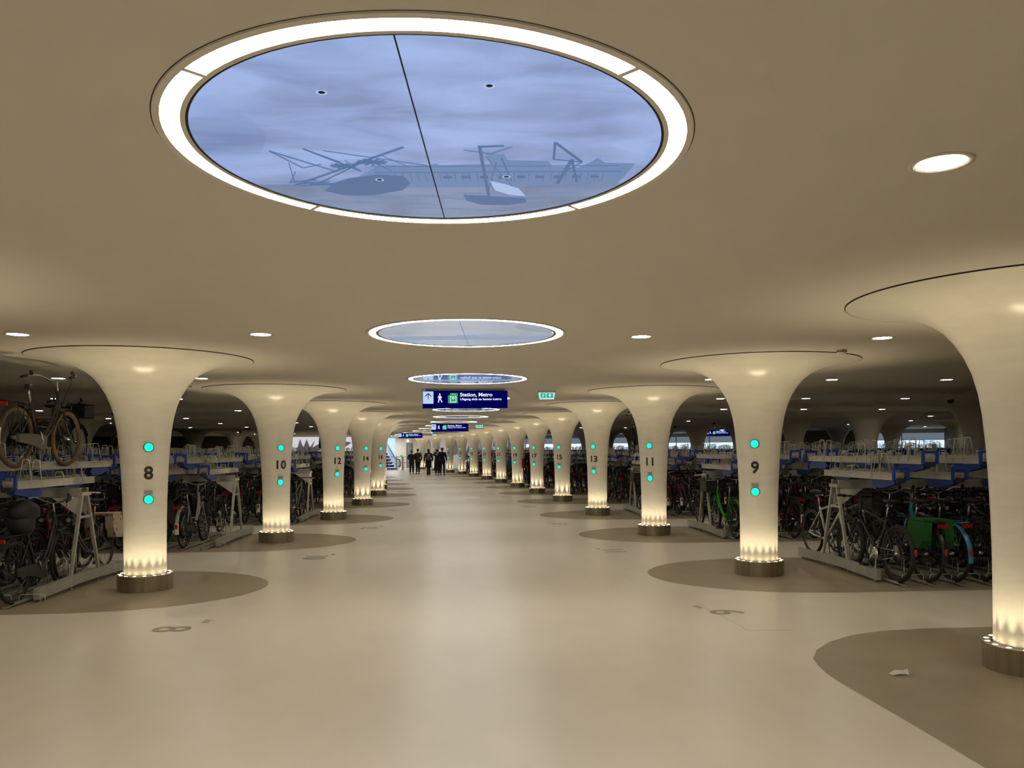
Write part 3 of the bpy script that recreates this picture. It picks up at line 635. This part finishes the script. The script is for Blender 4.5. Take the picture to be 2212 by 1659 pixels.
bike_kind('L', 'green bicycle with crate', (.03, .22, .02), kind='low', crate=1, guard=1)
bike_kind('T', 'black tan-tyred bicycle', (.012, .012, .012), tyre=M_TAN, tr=.024, kind='dutch')
bike_kind('N', 'olive brown bicycle', (.06, .05, .03), kind='diamond', guard=1)
q = MB(); q.tube([(-.285, 0, .74), (-.325, 0, .90)], .013, 7, 2); q.box((-.33, 0, .92), (.06, .05, .05), 1); q.tube([(-.36, -.03, .93), (-.30, -.03, .95)], .006, 5, 2)
BK['T']['meshes']['seat_post'] = q.mesh('seat_post', BK['T']['sl']); del BK['T']['meshes']['saddle']
for me in [BK['T']['meshes']['chain_case']]:
    me.materials[1] = mat('grey_chain_case', (0.075, 0.07, 0.06), 0.5)
# green rain-cover panniers and a floral bag
P = bike_parts(kind='diamond', pannier=7, bars='flat', crate=9, chaincase=False)
bike_kind('P', 'black bicycle with green panniers', (.012, .012, .012), kind='diamond', pannier=7, bars='swept', crate=1, guard=1)
BK['P']['meshes']['pannier_bag'].materials[7] = mat('green_pannier', (0.006, 0.085, 0.012), 0.8)
bike_kind('Q', 'bicycle with floral pannier', (.10, .10, .10), kind='dutch', pannier=7)
mf = bpy.data.materials.new('floral_cloth'); mf.use_nodes = True; nt = mf.node_tree
tc = nt.nodes.new('ShaderNodeTexCoord'); vo = nt.nodes.new('ShaderNodeTexVoronoi'); vo.inputs['Scale'].default_value = 14; rp = nt.nodes.new('ShaderNodeValToRGB')
rp.color_ramp.elements[0].color = (.35, .02, .03, 1); rp.color_ramp.elements[1].color = (.45, .38, .28, 1); rp.color_ramp.elements[0].position = .15; rp.color_ramp.elements[1].position = .4
nt.links.new(tc.outputs['Object'], vo.inputs['Vector']); nt.links.new(vo.outputs['Distance'], rp.inputs[0]); nt.links.new(rp.outputs[0], nt.nodes['Principled BSDF'].inputs['Base Color'])
BK['Q']['meshes']['pannier_bag'].materials[7] = mf
NB = [0]
def place_bike(key, x, y, z, rz, label, detail=2, lean=0.0, group=None):
    b = BK[key]; NB[0] += 1
    if detail == 2:
        t = tag(link('bicycle', None, None, (x, y, z), (lean, 0, rz)), label, 'bicycle', group)
        for n, me in b['meshes'].items(): link(n, me, t)
        for c in (RA, FA):
            wh = link('wheel', b['wheel'], t, c); link('rim', b['rim'], wh)
        return t
    if detail == 1:
        if b.get('mid') is None:
            P = {n: None for n in b['meshes']}; b['mid'] = b['far'].mesh('bicycle', b['sl'])
        return tag(link('bicycle', b['mid'], None, (x, y, z), (lean, 0, rz)), label, 'bicycle', group)

# ------------------------------------------------------------------ two-tier racks
def tray_parts(sgn):
    # local: u = x, length along y; outer end at -1.42*sgn ; origin at the middle of the rack, z = underside of tray
    rail = MB(); y0, y1 = -1.40*sgn, .45*sgn; c = (y0+y1)/2; L = 1.85
    rail.box((0, c, .006), (.10, L, .012)); rail.box((-.052, c, .042), (.010, L, .085)); rail.box((.052, c, .042), (.010, L, .085)); rail.box((-.062, c, .08), (.014, L, .008)); rail.box((.062, c, .08), (.014, L, .008))
    rail.box((0, y1, .03), (.10, .02, .05)); 
    hoops = []
    for yy, hgt, wd in ((-1.08, .32, .13), (-.86, .31, .12), (.12, .26, .12), (-.35, .16, .14)):
        h = MB(); yy *= sgn
        h.tube([(-wd/2-.01, yy, .03), (-wd/2*.55, yy+.02*sgn, hgt*.94), (-wd/2*.45, yy+.02*sgn, hgt), (wd/2*.45, yy+.02*sgn, hgt), (wd/2*.55, yy+.02*sgn, hgt*.94), (wd/2+.01, yy, .03)], .0045, 5)
        h.tube([(-wd/2*.5, yy+.02*sgn, hgt), (-wd/2*.5, yy+.16*sgn, hgt-.01), (-wd/2*.8, yy+.19*sgn, .05)], .0045, 5)
        hoops.append(h)
    hd = MB(); ye = -1.43*sgn
    hd.prism([(-.10, ye, .16), (.10, ye, .16), (.10, ye, .0), (.072, ye, .0), (.072, ye, .128), (-.072, ye, .128), (-.072, ye, .0), (-.10, ye, .0)], (0, .03, 0))
    bk = MB(); bk.box((0, -1.435*sgn, .0), (.09, .06, .055))
    gr = MB(); ya = -1.36*sgn
    gr.prism([(0, ya, -.005), (0, ya+.50*sgn, -.01), (0, ya+.56*sgn, -.05), (0, ya+.50*sgn, -.105), (0, ya+.28*sgn, -.10), (0, ya, -.05)], (.085, 0, 0))
    return rail, hoops, hd, bk, gr
TR = {}
for s in (1, -1):
    rail, hoops, hd, bk, gr = tray_parts(s)
    allm = MB()
    for q, mi in [(rail, 0)]+[(h, 1) for h in hoops]+[(hd, 2), (bk, 3), (gr, 2)]:
        allm.add(q.v, q.f, mi, False)
    TR[s] = dict(rail=rail.mesh('tray_rail', M_ALU), hoops=[h.mesh('wheel_hoop', M_WIRE) for h in hoops], hd=hd.mesh('pull_handle', M_BLUE), bk=bk.mesh('end_stop', M_BPLAS), gr=gr.mesh('lift_grip', M_BLUE), all=allm.mesh('upper_tray', [M_ALU, M_WIRE, M_BLUE, M_BPLAS]), mb=allm)
def floor_parts(sgn):
    ch = MB(); c = -.62*sgn; L = 1.5
    ch.box((0, c, .02), (.07, L, .008)); ch.box((-.036, c, .035), (.006, L, .03)); ch.box((.036, c, .035), (.006, L, .03))
    ch.tube([(-.036, -1.37*sgn, .03), (-.04, -1.47*sgn, .02), (0, -1.50*sgn, .012), (.04, -1.47*sgn, .02), (.036, -1.37*sgn, .03)], .006, 5)
    h = MB()
    h.tube([(-.05, -.25*sgn, .03), (-.045, -.25*sgn, .33), (-.02, -.25*sgn, .37), (.02, -.25*sgn, .37), (.045, -.25*sgn, .33), (.05, -.25*sgn, .03)], .005, 5)
    h.tube([(-.05, -.02*sgn, .03), (-.045, -.02*sgn, .40), (-.02, -.02*sgn, .44), (.02, -.02*sgn, .44), (.045, -.02*sgn, .40), (.05, -.02*sgn, .03)], .005, 5)
    h2 = MB(); h2.tube([(.05, -1.30*sgn, .02), (.05, -1.30*sgn, .10), (.07, -1.30*sgn, .12), (.30, -1.30*sgn, .12), (.32, -1.30*sgn, .10), (.32, -1.30*sgn, .01)], .005, 5)
    return ch, h, h2
FP = {}
for s in (1, -1):
    ch, h, h2 = floor_parts(s); FP[s] = (ch.mesh('floor_channel', M_GALV), h.mesh('wheel_hoop', M_WIRE), h2.mesh('spacer_wire', M_WIRE))
HMAIN = (1.25, 1.44)
mb = MB(); mb.bar((0, -1.13, .09), (0, -.2, .115), .06, .12); mb.bar((0, -.21, .115), (0, .21, .115), .06, .12); mb.bar((0, .2, .115), (0, 1.13, .09), .06, .12)
for v in (-1.05, -.35, .35, 1.05): mb.tube([(0, v, 0), (0, v, .012)], .022, 8); mb.tube([(0, v, .01), (0, v, .05)], .008, 6)
ME_FB = mb.mesh('floor_beam', M_GALV)
mb = MB(); 
ME_LEG = []
for s in (-1, 1):
    q = MB(); q.bar((0, s*.36, .16), (0, s*.07, 1.12), .036, .036); ME_LEG.append(q.mesh('frame_leg', M_ALU))
mb = MB(); mb.bar((0, -.16, .85), (0, .16, .85), .02, .03); ME_XB = mb.mesh('cross_brace', M_ALU)
mb = MB(); mb.box((0, 0, 1.13), (.06, .24, .04)); ME_CP = mb.mesh('cap_plate', M_ALU)
mb = MB(); mb.prism([(.02, -.1, 1.09), (.34, -.1, 1.09), (.02, -.1, .86)], (0, .004, 0)); mb.prism([(.02, .1, 1.09), (.34, .1, 1.09), (.02, .1, .86)], (0, .004, 0)); ME_GUS = mb.mesh('gusset_plate', M_WHITE)
RACKS = []
def col_obst(y, s):
    return sorted(x for x, yy, _ in PL if abs(yy-y) < 2.0 and (x > 0) == (s > 0)) if s > 0 else sorted([x for x, yy, _ in PL if abs(yy-y) < 2.0 and x < 0], reverse=True)
STUFF = []
def bike_choice(rr):
    return rr.choices(['A','B','C','D','E','F','G','H','N','Q'], [26, 13, 16, 9, 9, 5, 4, 6, 8, 1])[0]
SPEC = {}
def rack_row(colno, x0, yc, s, k):
    """one row of racks level with a numbered column, s=+1 runs to the right, s=-1 to the left"""
    xm = min(27.5 if yc < 44 else 20.0-(yc-44)*.35, 27.5) if s > 0 else 25.5
    segs = []; st = abs(x0)
    for cx in [abs(c) for c in col_obst(yc, s)]+[xm+.45]:
        if cx-.75 > st+.8: segs.append((st, min(cx-.75, xm)))
        st = max(st, cx+.6)
    rr = random.Random(colno*17+k); side = 'right' if s > 0 else 'left'; bi = {1: 0, -1: 0}
    for si, (a, b) in enumerate(segs):
        if not (visible(s*a, yc, 1.5) or visible(s*b, yc, 1.5)): continue
        n = int((b-a-.10)/.35); keep = [j for j in range(n) if visible(s*(a+.14+.35*j), yc, .9)]
        if not keep: continue
        ue = a+.14+.35*(max(keep)+1)
        t = thing('bicycle_rack', 'two-tier aluminium bicycle rack level with column %s, %s' % (num(colno), 'starting at the aisle' if si == 0 else '%s section out from the aisle' % ordn(si)), 'bicycle rack', (s*a, yc, 0), 0, None)
        L = ue-a
        nf = max(2, int(L/2.45)+1)
        for f in range(nf):
            u = s*(L*f/(nf-1) if L > 2 else L*f)
            link('floor_beam', ME_FB, t, (u, 0, 0)); 
            for q in ME_LEG: link('frame_leg', q, t, (u, 0, 0))
            link('cross_brace', ME_XB, t, (u, 0, 0)); link('cap_plate', ME_CP, t, (u, 0, 0))
            if f == 0: g = link('gusset_plate', ME_GUS, t, (u, 0, 0), (0, 0, 0 if s > 0 else PI))
        for v in (-.10, .10):
            q = MB(); q.box((s*L/2, v, 1.145), (L, .03, .095)); q.box((s*L/2, v-.012*(1 if v > 0 else -1), 1.20), (L, .06, .012)); obj('long_beam', q, M_GALV, t)
        far_tr = MB(); ntr = 0
        for j in keep:
            u = .14+.35*j; X = s*(a+u)
            for sg in (1, -1):     # 1: near side (towards viewer), -1: far side
                uu = s*(u if sg > 0 else u+.175); hz = HMAIN[(j+(0 if sg > 0 else 1)) % 2]; D = TR[sg]
                dy = rr.uniform(-.05, .05)
                if k <= 1:
                    tr_ = link('upper_tray', D['rail'], t, (uu, dy, hz))
                    for hm in D['hoops']: link('wheel_hoop', hm, tr_)
                    link('pull_handle', D['hd'], tr_); link('end_stop', D['bk'], tr_); link('lift_grip', D['gr'], tr_)
                elif k <= 3: link('upper_tray', D['all'], t, (uu, dy, hz))
                else:
                    q = D['mb']; far_tr.add([(p[0]+uu, p[1]+dy, p[2]+hz) for p in q.v], q.f); far_tr.m[-len(q.f):] = q.m; far_tr.sm[-len(q.f):] = q.sm; ntr += 1
                if k <= 2:
                    fc = link('floor_channel', FP[sg][0], t, (uu, 0, 0)); link('wheel_hoop', FP[sg][1], fc)
                    if j < max(keep): link('spacer_wire', FP[sg][2], fc)
                # bicycle on the floor tier
                i = bi[sg]; bi[sg] += 1
                key = SPEC.get((colno, sg, i)) or (bike_choice(rr) if rr.random() < .93 else None)
                if key in (None, '-'): continue
                bx = s*a+uu+rr.uniform(-.02, .02); by = yc-sg*(.76+rr.uniform(-.05, .05)); rz = sg*PI/2+rr.uniform(-.03, .03)
                lab = '%s, %s from the aisle in the %s row beside column %s' % (BK[key]['desc'], ordn(i), 'near' if sg > 0 else 'rear', num(colno))
                if visible(bx, by, .6):
                    if k <= 1: place_bike(key, bx, by, .022, rz, lab, 2, rr.uniform(-.05, .05))
                    elif k <= 3 and NB[0] < 300 : place_bike(key, bx, by, .022, rz, lab, 1, rr.uniform(-.04, .04))
                    elif k <= 12 and u < 9: STUFF.append((key, bx, by, rz))
        if ntr: tag(obj('upper_trays', far_tr, [M_ALU, M_WIRE, M_BLUE, M_BPLAS], t), kind='stuff')
SPEC.update({(9, -1, 0): 'W', (9, 1, 0): 'E', (9, 1, 1): 'P', (9, 1, 2): 'U', (9, 1, 3): 'A', (9, -1, 2): 'N', (9, -1, 1): 'D', (9, -1, 3): 'H',
             (8, 1, 0): 'S', (8, -1, 0): 'Q', (8, 1, 1): 'C', (8, -1, 1): 'G', (10, 1, 0): '-', (10, 1, 1): 'H', (10, 1, 2): 'C', (10, 1, 3): 'B', (11, 1, 0): 'L', (11, -1, 0): 'A', (11, 1, 1): 'B', (12, 1, 0): 'D'})
rack_row(9, 5.044, 10.53, 1, 0); rack_row(8, -4.672, 10.17, -1, 0)
rack_row(11, 4.715, 15.29, 1, 1); rack_row(10, -4.174, 14.99, -1, 1)
rack_row(13, 4.356, 20.27, 1, 2); rack_row(12, -3.695, 19.61, -1, 2)
for k, (cr, cl_) in enumerate(((15, 14), (17, 16), (19, 18), (21, 20), (23, 22), (25, None), (27, None), (29, None), (31, None))):
    x, y = RCOL[cr]; rack_row(cr, x+1.1, y+.3, 1, 3+k)
    if cl_: x, y = LCOL[cl_]; rack_row(cl_, x-.75, y+.3, -1, 3+k)
# bicycles parked on upper trays
place_bike('T', -4.90, 9.62, 1.47, PI/2, 'large black tan-tyred bicycle with grey chain case on an upper tray beside column eight', 2, .03)
place_bike('B', -7.05, 14.5, 1.47, PI/2-.02, 'black bicycle with crate on an upper tray beside column ten', 2, .02)
place_bike('A', -6.42, 15.9, 1.30, -PI/2, 'black bicycle facing the aisle on an upper tray beyond column eight', 2, .02)
place_bike('B', 4.62, 20.9, 1.47, -PI/2, 'black bicycle with basket on the upper tier, half hidden behind column eleven', 2, .02)
place_bike('C', -4.05, 24.6, 1.30, PI/2, 'dark bicycle on the upper tier in the gap between columns twelve and fourteen', 1, .02)
# black seat cover and white mudguard end on the nearest left bicycle
m = MB()
allb = MB()
for key, bx, by, rz in STUFF:
    q = BK[key]['far']; c, s_ = math.cos(rz), math.sin(rz)
    off = 0 if q is None else 0
    base = len(allb.f)
    allb.add([(bx+p[0]*c-p[1]*s_, by+p[0]*s_+p[1]*c, p[2]+.022) for p in q.v], q.f)
    mi0 = {'G': 11, 'H': 12}.get(key, 0)
    allb.m[base:] = [mi0 if mm == 0 and mi0 else mm for mm in q.m]; allb.sm[base:] = q.sm
if allb.v: tag(obj('distant_bicycles', allb, slots((.012, .012, .013), M_RUBBER)+[frame_mat((.12, .008, .008)), frame_mat((.30, .30, .28))]), 'dense dark rows of bicycles in the distant racks beyond column fifteen', 'bicycles', kind='stuff')

# ------------------------------------------------------------------ people in the distance
def skin(nodes, edges, sub=1):
    me = bpy.data.meshes.new('s'); me.from_pydata([n[0] for n in nodes], edges, []); o = bpy.data.objects.new('s', me); COL.objects.link(o)
    md = o.modifiers.new('s', 'SKIN'); md.use_smooth_shade = True
    if not me.skin_vertices: me.skin_vertices.new(name='')
    for i, n in enumerate(nodes):
        r = n[1] if isinstance(n[1], tuple) else (n[1], n[1]); me.skin_vertices[0].data[i].radius = r
    me.skin_vertices[0].data[0].use_root = True
    o.modifiers.new('u', 'SUBSURF').levels = sub
    r = bpy.data.meshes.new_from_object(o.evaluated_get(bpy.context.evaluated_depsgraph_get())); bpy.data.objects.remove(o); return r
def skin_to(mb, nodes, edges, mi=0, sub=1):
    me = skin(nodes, edges, sub); mb.add([tuple(v.co) for v in me.vertices], [tuple(p.vertices) for p in me.polygons], mi)
M_SKIN = mat('skin', (0.42, 0.26, 0.18), 0.6)
def person(x, y, rz, H, label, coat, trou, hair, shoe, coat_len=.78, armL=None, armR=None, stance=.10, backpack=None, bag=None, step=0.0, hat=False):
    """faces local -y; arms given as (elbow, wrist)"""
    t = thing('person', label, 'person', (x, y, 0), rz, None); t.scale = (H/1.75,)*3
    el = armL or ((-.27, .03, 1.15), (-.25, -.08, .92)); er = armR or ((.27, .03, 1.15), (.25, -.08, .92))
    J = [((0, 0, .95), (.13, .10)), ((0, .01, 1.12), (.12, .09)), ((0, .01, 1.30), (.15, .10)), ((0, .01, 1.42), (.13, .085)), ((0, 0, 1.50), .052), ((0, -.01, 1.58), (.070, .082)), ((0, -.012, 1.68), (.073, .088)), ((0, 0, 1.74), (.045, .055)),
         ((-.17, .01, 1.41), .058), (el[0], .043), (el[1], .030), ((.17, .01, 1.41), .058), (er[0], .043), (er[1], .030),
         ((-.09, 0, .88), .088), ((-stance, -.01-step, .50), .058), ((-stance-.01, .02-step*1.2, .09), .038), ((-stance-.02, -.13-step*1.2, .035), .033),
         ((.09, 0, .88), .088), ((stance, -.01+step, .50), .058), ((stance+.01, .02+step*1.2, .09), .038), ((stance+.02, -.13+step*1.2, .035), .033)]
    E = [(0, 1), (1, 2), (2, 3), (3, 4), (4, 5), (5, 6), (6, 7), (3, 8), (8, 9), (9, 10), (3, 11), (11, 12), (12, 13), (0, 14), (14, 15), (15, 16), (16, 17), (0, 18), (18, 19), (19, 20), (20, 21)]
    b = MB(); skin_to(b, J, E)
    for sx, (e_, w_) in ((-1, el), (1, er)):      # hands with five fingers
        d = (Vector(w_)-Vector(e_)).normalized(); pa = Vector(w_)+d*.055; sd = Vector((0, 1, 0)) if abs(d.y) < .7 else Vector((1, 0, 0))
        b.ell(pa, (.022, .040, .045), 8, 6)
        for k in range(4): o_ = sd*(-.027+.018*k); b.tube([pa+o_+d*.02, pa+o_+d*(.065+.008*(k in (1, 2)))+Vector((-sx*.008, 0, 0)), pa+o_+d*(.10+.012*(k in (1, 2)))+Vector((-sx*.022, 0, 0))], .0085, 5)
        b.tube([pa-sd*.032-d*.02, pa-sd*.058+d*.02, pa-sd*.06+d*.05], .010, 5)
    b.tube([(0, -.098, 1.64), (0, -.115, 1.605), (0, -.098, 1.60)], .012, 5)
    for sx in (-1, 1): b.ell((sx*.076, .0, 1.63), (.012, .022, .032), 8, 6); 
    body = obj('body', b, M_SKIN, t)
    f = MB()
    for sx in (-1, 1): f.ell((sx*.032, -.098, 1.645), (.012, .006, .007), 8, 6, 0)
    f.ell((0, -.098, 1.565), (.024, .006, .006), 8, 6, 1); obj('face', f, [M_BPLAS, mat('lips', (.35, .12, .1), .6)], t)
    c = MB(); ext = .035
    skin_to(c, [((0, 0, .98), (.175, .135)), ((0, .01, 1.14), (.165, .13)), ((0, .01, 1.30), (.19, .14)), ((0, .01, 1.43), (.155, .11)), ((0, .0, 1.50), (.075, .075)), ((-.19, .01, 1.41), .082), (el[0], .070), (tuple(Vector(el[1])), .052), ((.19, .01, 1.41), .082), (er[0], .070), (tuple(Vector(er[1])), .052)],
            [(0, 1), (1, 2), (2, 3), (3, 4), (3, 5), (5, 6), (6, 7), (3, 8), (8, 9), (9, 10)])
    prof = [(.16, 1.10), (.185, .98), (.20 if coat_len < .7 else .195, coat_len+.1), (.23 if coat_len < .7 else .20, coat_len), (.20, coat_len+.005)]
    n0 = len(c.v); c.lathe(prof, 20)
    for i in range(n0, len(c.v)): v = c.v[i]; c.v[i] = (v[0], v[1]*.75, v[2])
    obj('coat', c, coat, t)
    l = MB(); skin_to(l, [((0, 0, .93), (.15, .115)), ((-.09, 0, .84), .105), ((-stance, -.01-step, .50), .080), ((-stance-.01, .02-step*1.2, .12), .062), ((.09, 0, .84), .105), ((stance, -.01+step, .50), .080), ((stance+.01, .02+step*1.2, .12), .062)], [(0, 1), (1, 2), (2, 3), (0, 4), (4, 5), (5, 6)]); obj('trousers', l, trou, t)
    for sx, st_ in ((-1, -step), (1, step)):
        s = MB(); skin_to(s, [((sx*(stance+.01), .04+st_*1.2, .055), .048), ((sx*(stance+.015), -.05+st_*1.2, .045), .045), ((sx*(stance+.02), -.17+st_*1.2, .038), .036)], [(0, 1), (1, 2)])
        if shoe.name.startswith('boot'): s.tube([(sx*(stance+.01), .02+st_*1.2, .05), (sx*(stance+.008), .01+st_*1.1, .42)], [.065, .078], 10)
        obj('boot' if shoe.name.startswith('boot') else 'shoe', s, shoe, t)
    h = MB(); h.ell((0, .018, 1.685), (.088, .100, .088), 14, 10)
    if hair[1] == 'long': h.ell((0, .055, 1.56), (.085, .060, .15), 12, 8)
    obj('hat' if hat else 'hair', h, hair[0], t)
    if backpack:
        q = MB(); q.ell((0, .19, 1.22), (.15, .085, .20), 14, 10); q.ell((0, .26, 1.14), (.11, .04, .09), 10, 8); q.tube([(-.10, .16, 1.38), (-.12, .02, 1.47), (-.12, -.12, 1.36), (-.13, -.12, 1.15), (-.12, .12, 1.08)], .016, 6); q.tube([(.10, .16, 1.38), (.12, .02, 1.47), (.12, -.12, 1.36), (.13, -.12, 1.15), (.12, .12, 1.08)], .016, 6)
        o = obj('backpack', q, backpack); o.location = (x, y, 0); o.rotation_euler = (0, 0, rz); o.scale = t.scale
        tag(o, 'small light backpack worn by the %s' % ('person in the long dark coat' if coat_len < .7 else 'person in the short dark jacket'), 'backpack')
    return t
BKC = mat('black_cloth', (.010, .010, .012), .9); BRC = mat('brown_cloth', (.030, .020, .014), .9); JNS = mat('dark_jeans', (.014, .015, .020), .9)
HR = (mat('dark_hair', (.012, .008, .006), .7), 'short'); HL = (mat('brown_hair', (.02, .012, .008), .7), 'long')
SH = mat('shoe_black', (.012, .012, .012), .5); BT = mat('boot_brown', (.045, .012, .008), .5)
B1 = ((-.30, -.02, 1.16), (-.14, -.20, 1.08)); B2 = ((.30, -.02, 1.16), (.14, -.20, 1.08))
person(-3.42, 53.9, PI-.2, 1.60, 'person in short black jacket and slim trousers, back turned, beside the one in brown', BKC, BKC, HR, SH, .84, B1, B2, .10)
person(-3.00, 53.8, PI+.5, 1.70, 'person in brown jacket and dark trousers, back turned to the camera', BRC, BKC, HR, mat('shoe_brown', (.05, .02, .01), .6), .84, None, B2, .08)
person(-2.20, 51.7, PI+.25, 1.70, 'person in long dark coat with brown boots and a light backpack', BKC, BKC, HL, BT, .52, None, None, .08, mat('grey_backpack', (.16, .14, .10), .9), step=.14)
person(-1.62, 51.2, PI+.1, 1.66, 'person in long black coat raising both hands to take a picture', BKC, BKC, HR, SH, .38, ((-.30, -.16, 1.42), (-.14, -.34, 1.60)), ((.26, -.18, 1.38), (.02, -.34, 1.60)), .08)
person(-1.30, 51.5, PI-.3, 1.76, 'tall person in black jacket and jeans, beside the picture taker', BKC, JNS, HR, SH, .82, None, B2, .11)
m = MB(); m.box((0, 0, 0), (.15, .012, .08)); m.box((-.03, -.008, .01), (.02, .006, .02), 1)
o = tag(obj('mobile_phone', m, [M_BPLAS, emis('phone_glow', (1, .85, .6), 6)], None, (-1.65, 51.52, 1.62)), 'phone held up by the person in the long black coat', 'phone')
p = person(2.92, 34.1, .35+PI, 1.78, 'person in dark clothes standing in the gap between columns seventeen and nineteen', BKC, BKC, HR, SH, .80, None, None, .08)
m = MB(); m.prism([(-.15, 0, .30), (.15, 0, .30), (.17, 0, -.10), (.12, 0, -.16), (-.12, 0, -.16), (-.17, 0, -.10)], (0, .14, 0)); m.tube([(-.10, 0, .28), (-.06, 0, .42), (.06, 0, .42), (.10, 0, .28)], .012, 6)
o = obj('shoulder_bag', m, mat('red_bag', (.16, .006, .008), .7), None, (2.60, 33.85, .98), (0, 0, 1.2)); o.scale = (.7, .7, .9)
tag(o, 'dark red bag beside the person between columns seventeen and nineteen', 'bag')
m = MB(); m.ell((0, 0, 0), (.24, .20, .26), 14, 10); m.ell((0, -.1, .1), (.2, .14, .14), 12, 8)
tag(obj('blue_cover', m, mat('blue_cloth', (.02, .09, .20), .8), None, (1.50+1.05, 41.6, .95)), 'blue cloth cover on a bicycle beside column twenty-one', 'cover')

# ------------------------------------------------------------------ escalator, railing and door at the far end
M_GLS = mat('clear_glass', (.8, .9, 1.0), .05, trans=.9)
t = thing('escalator', 'escalator behind steel railings at the far end', 'escalator', (-5.75, 66.6, 0), math.radians(24))
# local: climbs along +y
def esc(y): return max(0.0, (y-.9)*.60)
m = MB()
for k in range(14): y = .5+k*.42; m.box((0, y, esc(y)/1.0+.03), (.95, .42, .2)); 
obj('steps', m, mat('escalator_step', (.10, .12, .15), .5), t)
for s in (-1, 1):
    m = MB(); P = [(s*.56, y, esc(y)+.02) for y in (0, .9, 2, 4, 6)]; Q = [(a, b, c+.78) for a, b, c in P]
    for i in range(4): m.prism([P[i], P[i+1], Q[i+1], Q[i]], (.012, 0, 0))
    obj('glass_balustrade', m, M_GLS, t)
    m = MB(); m.tube([(s*.56, .1, .22), (s*.56, -.12, .32), (s*.56, -.20, .52), (s*.56, -.12, .74), (s*.56, .1, .86), (s*.56, .9, .86), (s*.56, 2, esc(2)+.84), (s*.56, 4, esc(4)+.84), (s*.56, 6, esc(6)+.84)], .045, 8); obj('handrail', m, M_BPLAS, t)
    m = MB(); 
    for i in range(4): m.prism([(s*.60, P[i][1], P[i][2]-.10), (s*.60, P[i+1][1], P[i+1][2]-.10), (s*.60, P[i+1][1], P[i+1][2]+.16), (s*.60, P[i][1], P[i][2]+.16)], (.05, 0, 0))
    obj('skirt_panel', m, emis('skirt_glow', (.85, .92, 1.0), .9), t)  # lit look of the white skirt is put in as emission
o = tag(wall('window_3', (-9.6, 72.7), (-6.1, 72.85), emis('stairwell_daylight', (.42, .62, 1.0), 1.3), 0.0, 2.72, .06), kind='structure')
m = MB()
for k in range(4): m.bar((-9.5+k*.9, 72.62, 2.6), (-8.0+k*.9, 72.62, 0.2), .03, .05)
obj('mullion', m, M_WHITE, o)
t = thing('railing', 'low steel railing with posts in front of the escalator and door', 'railing', (0, 65.2, 0))
for x in (-6.4, -5.95, -5.35, -4.85, -3.95):
    m = MB(); m.box((x, 0, .55), (.07 if x != -4.85 else .16, .07, 1.1)); obj('post', m, M_GALV, t)
for z in (1.08, .62):
    m = MB(); m.tube([(-7.4, 0, z), (-3.9, 0, z)], .025, 6); obj('rail', m, M_GALV, t)
m = MB(); m.box((0, 0, 0), (.22, .05, .14)); 
ar = bpy.data.lights.new('added_stairwell_fill', 'AREA'); ar.shape = 'RECTANGLE'; ar.size = 3.2; ar.size_y = 2.6; ar.energy = 240; ar.color = (.95, .97, 1.0); link('added_stairwell_fill', ar, None, (-7.2, 70.6, 2.735))  # area light added over the escalator to brighten the cream end wall
tag(obj('gate_indicator', m, emis('gate_green', (.10, .65, .22), .8), None, (-4.95, 65.14, 1.17)), 'small green lit gate indicator on the railing post', 'indicator')
d = wall('door_1', (-5.02, 72.86), (-4.62, 72.86), mat('grey_door', (.22, .22, .22), .5), 0, 2.2, .06); tag(d, kind='structure')
m = MB(); m.box((-4.82, 72.82, 2.22), (.5, .05, .06)); m.box((-5.05, 72.82, 1.1), (.05, .05, 2.2)); m.box((-4.59, 72.82, 1.1), (.05, .05, 2.2)); obj('door_frame', m, mat('dark_frame', (.10, .10, .10), .5), d)
m = MB(); m.ell((0, 0, 0), (.09, .06, .09), 12, 8); tag(obj('wall_lamp', m, emis('wall_lamp_glow', (1, .95, .85), 4), None, (-4.95, 72.80, 2.47)), 'round white wall lamp above the grey door', 'lamp')
m = MB(); m.box((0, 0, .45), (.45, .3, .9)); m.box((0, -.01, .92), (.5, .35, .05)); 

# crumpled paper on the floor
m = MB(); rp_ = random.Random(4)
pts = [(-.07, -.03, .002), (-.02, -.035, .012), (.04, -.02, .004), (.075, .03, .03), (.03, .02, .022), (.045, -.045, .006), (-.03, .02, .026), (-.075, .015, .003)]
m.add(pts, [(0, 1, 6, 7), (1, 2, 4, 6), (2, 5, 3, 4)], 0, False); m.add([(p[0], p[1], p[2]+.0015) for p in pts], [(0, 1, 6, 7), (1, 2, 4, 6), (2, 5, 3, 4)], 0, False)
tag(obj('crumpled_paper', m, M_WHITE, None, (3.151, 5.587, .003)), 'small crumpled white paper on the dark floor beside column seven', 'paper')
print('BIKES', NB[0], 'STUFF', len(STUFF), 'OBJ', len(bpy.data.objects))
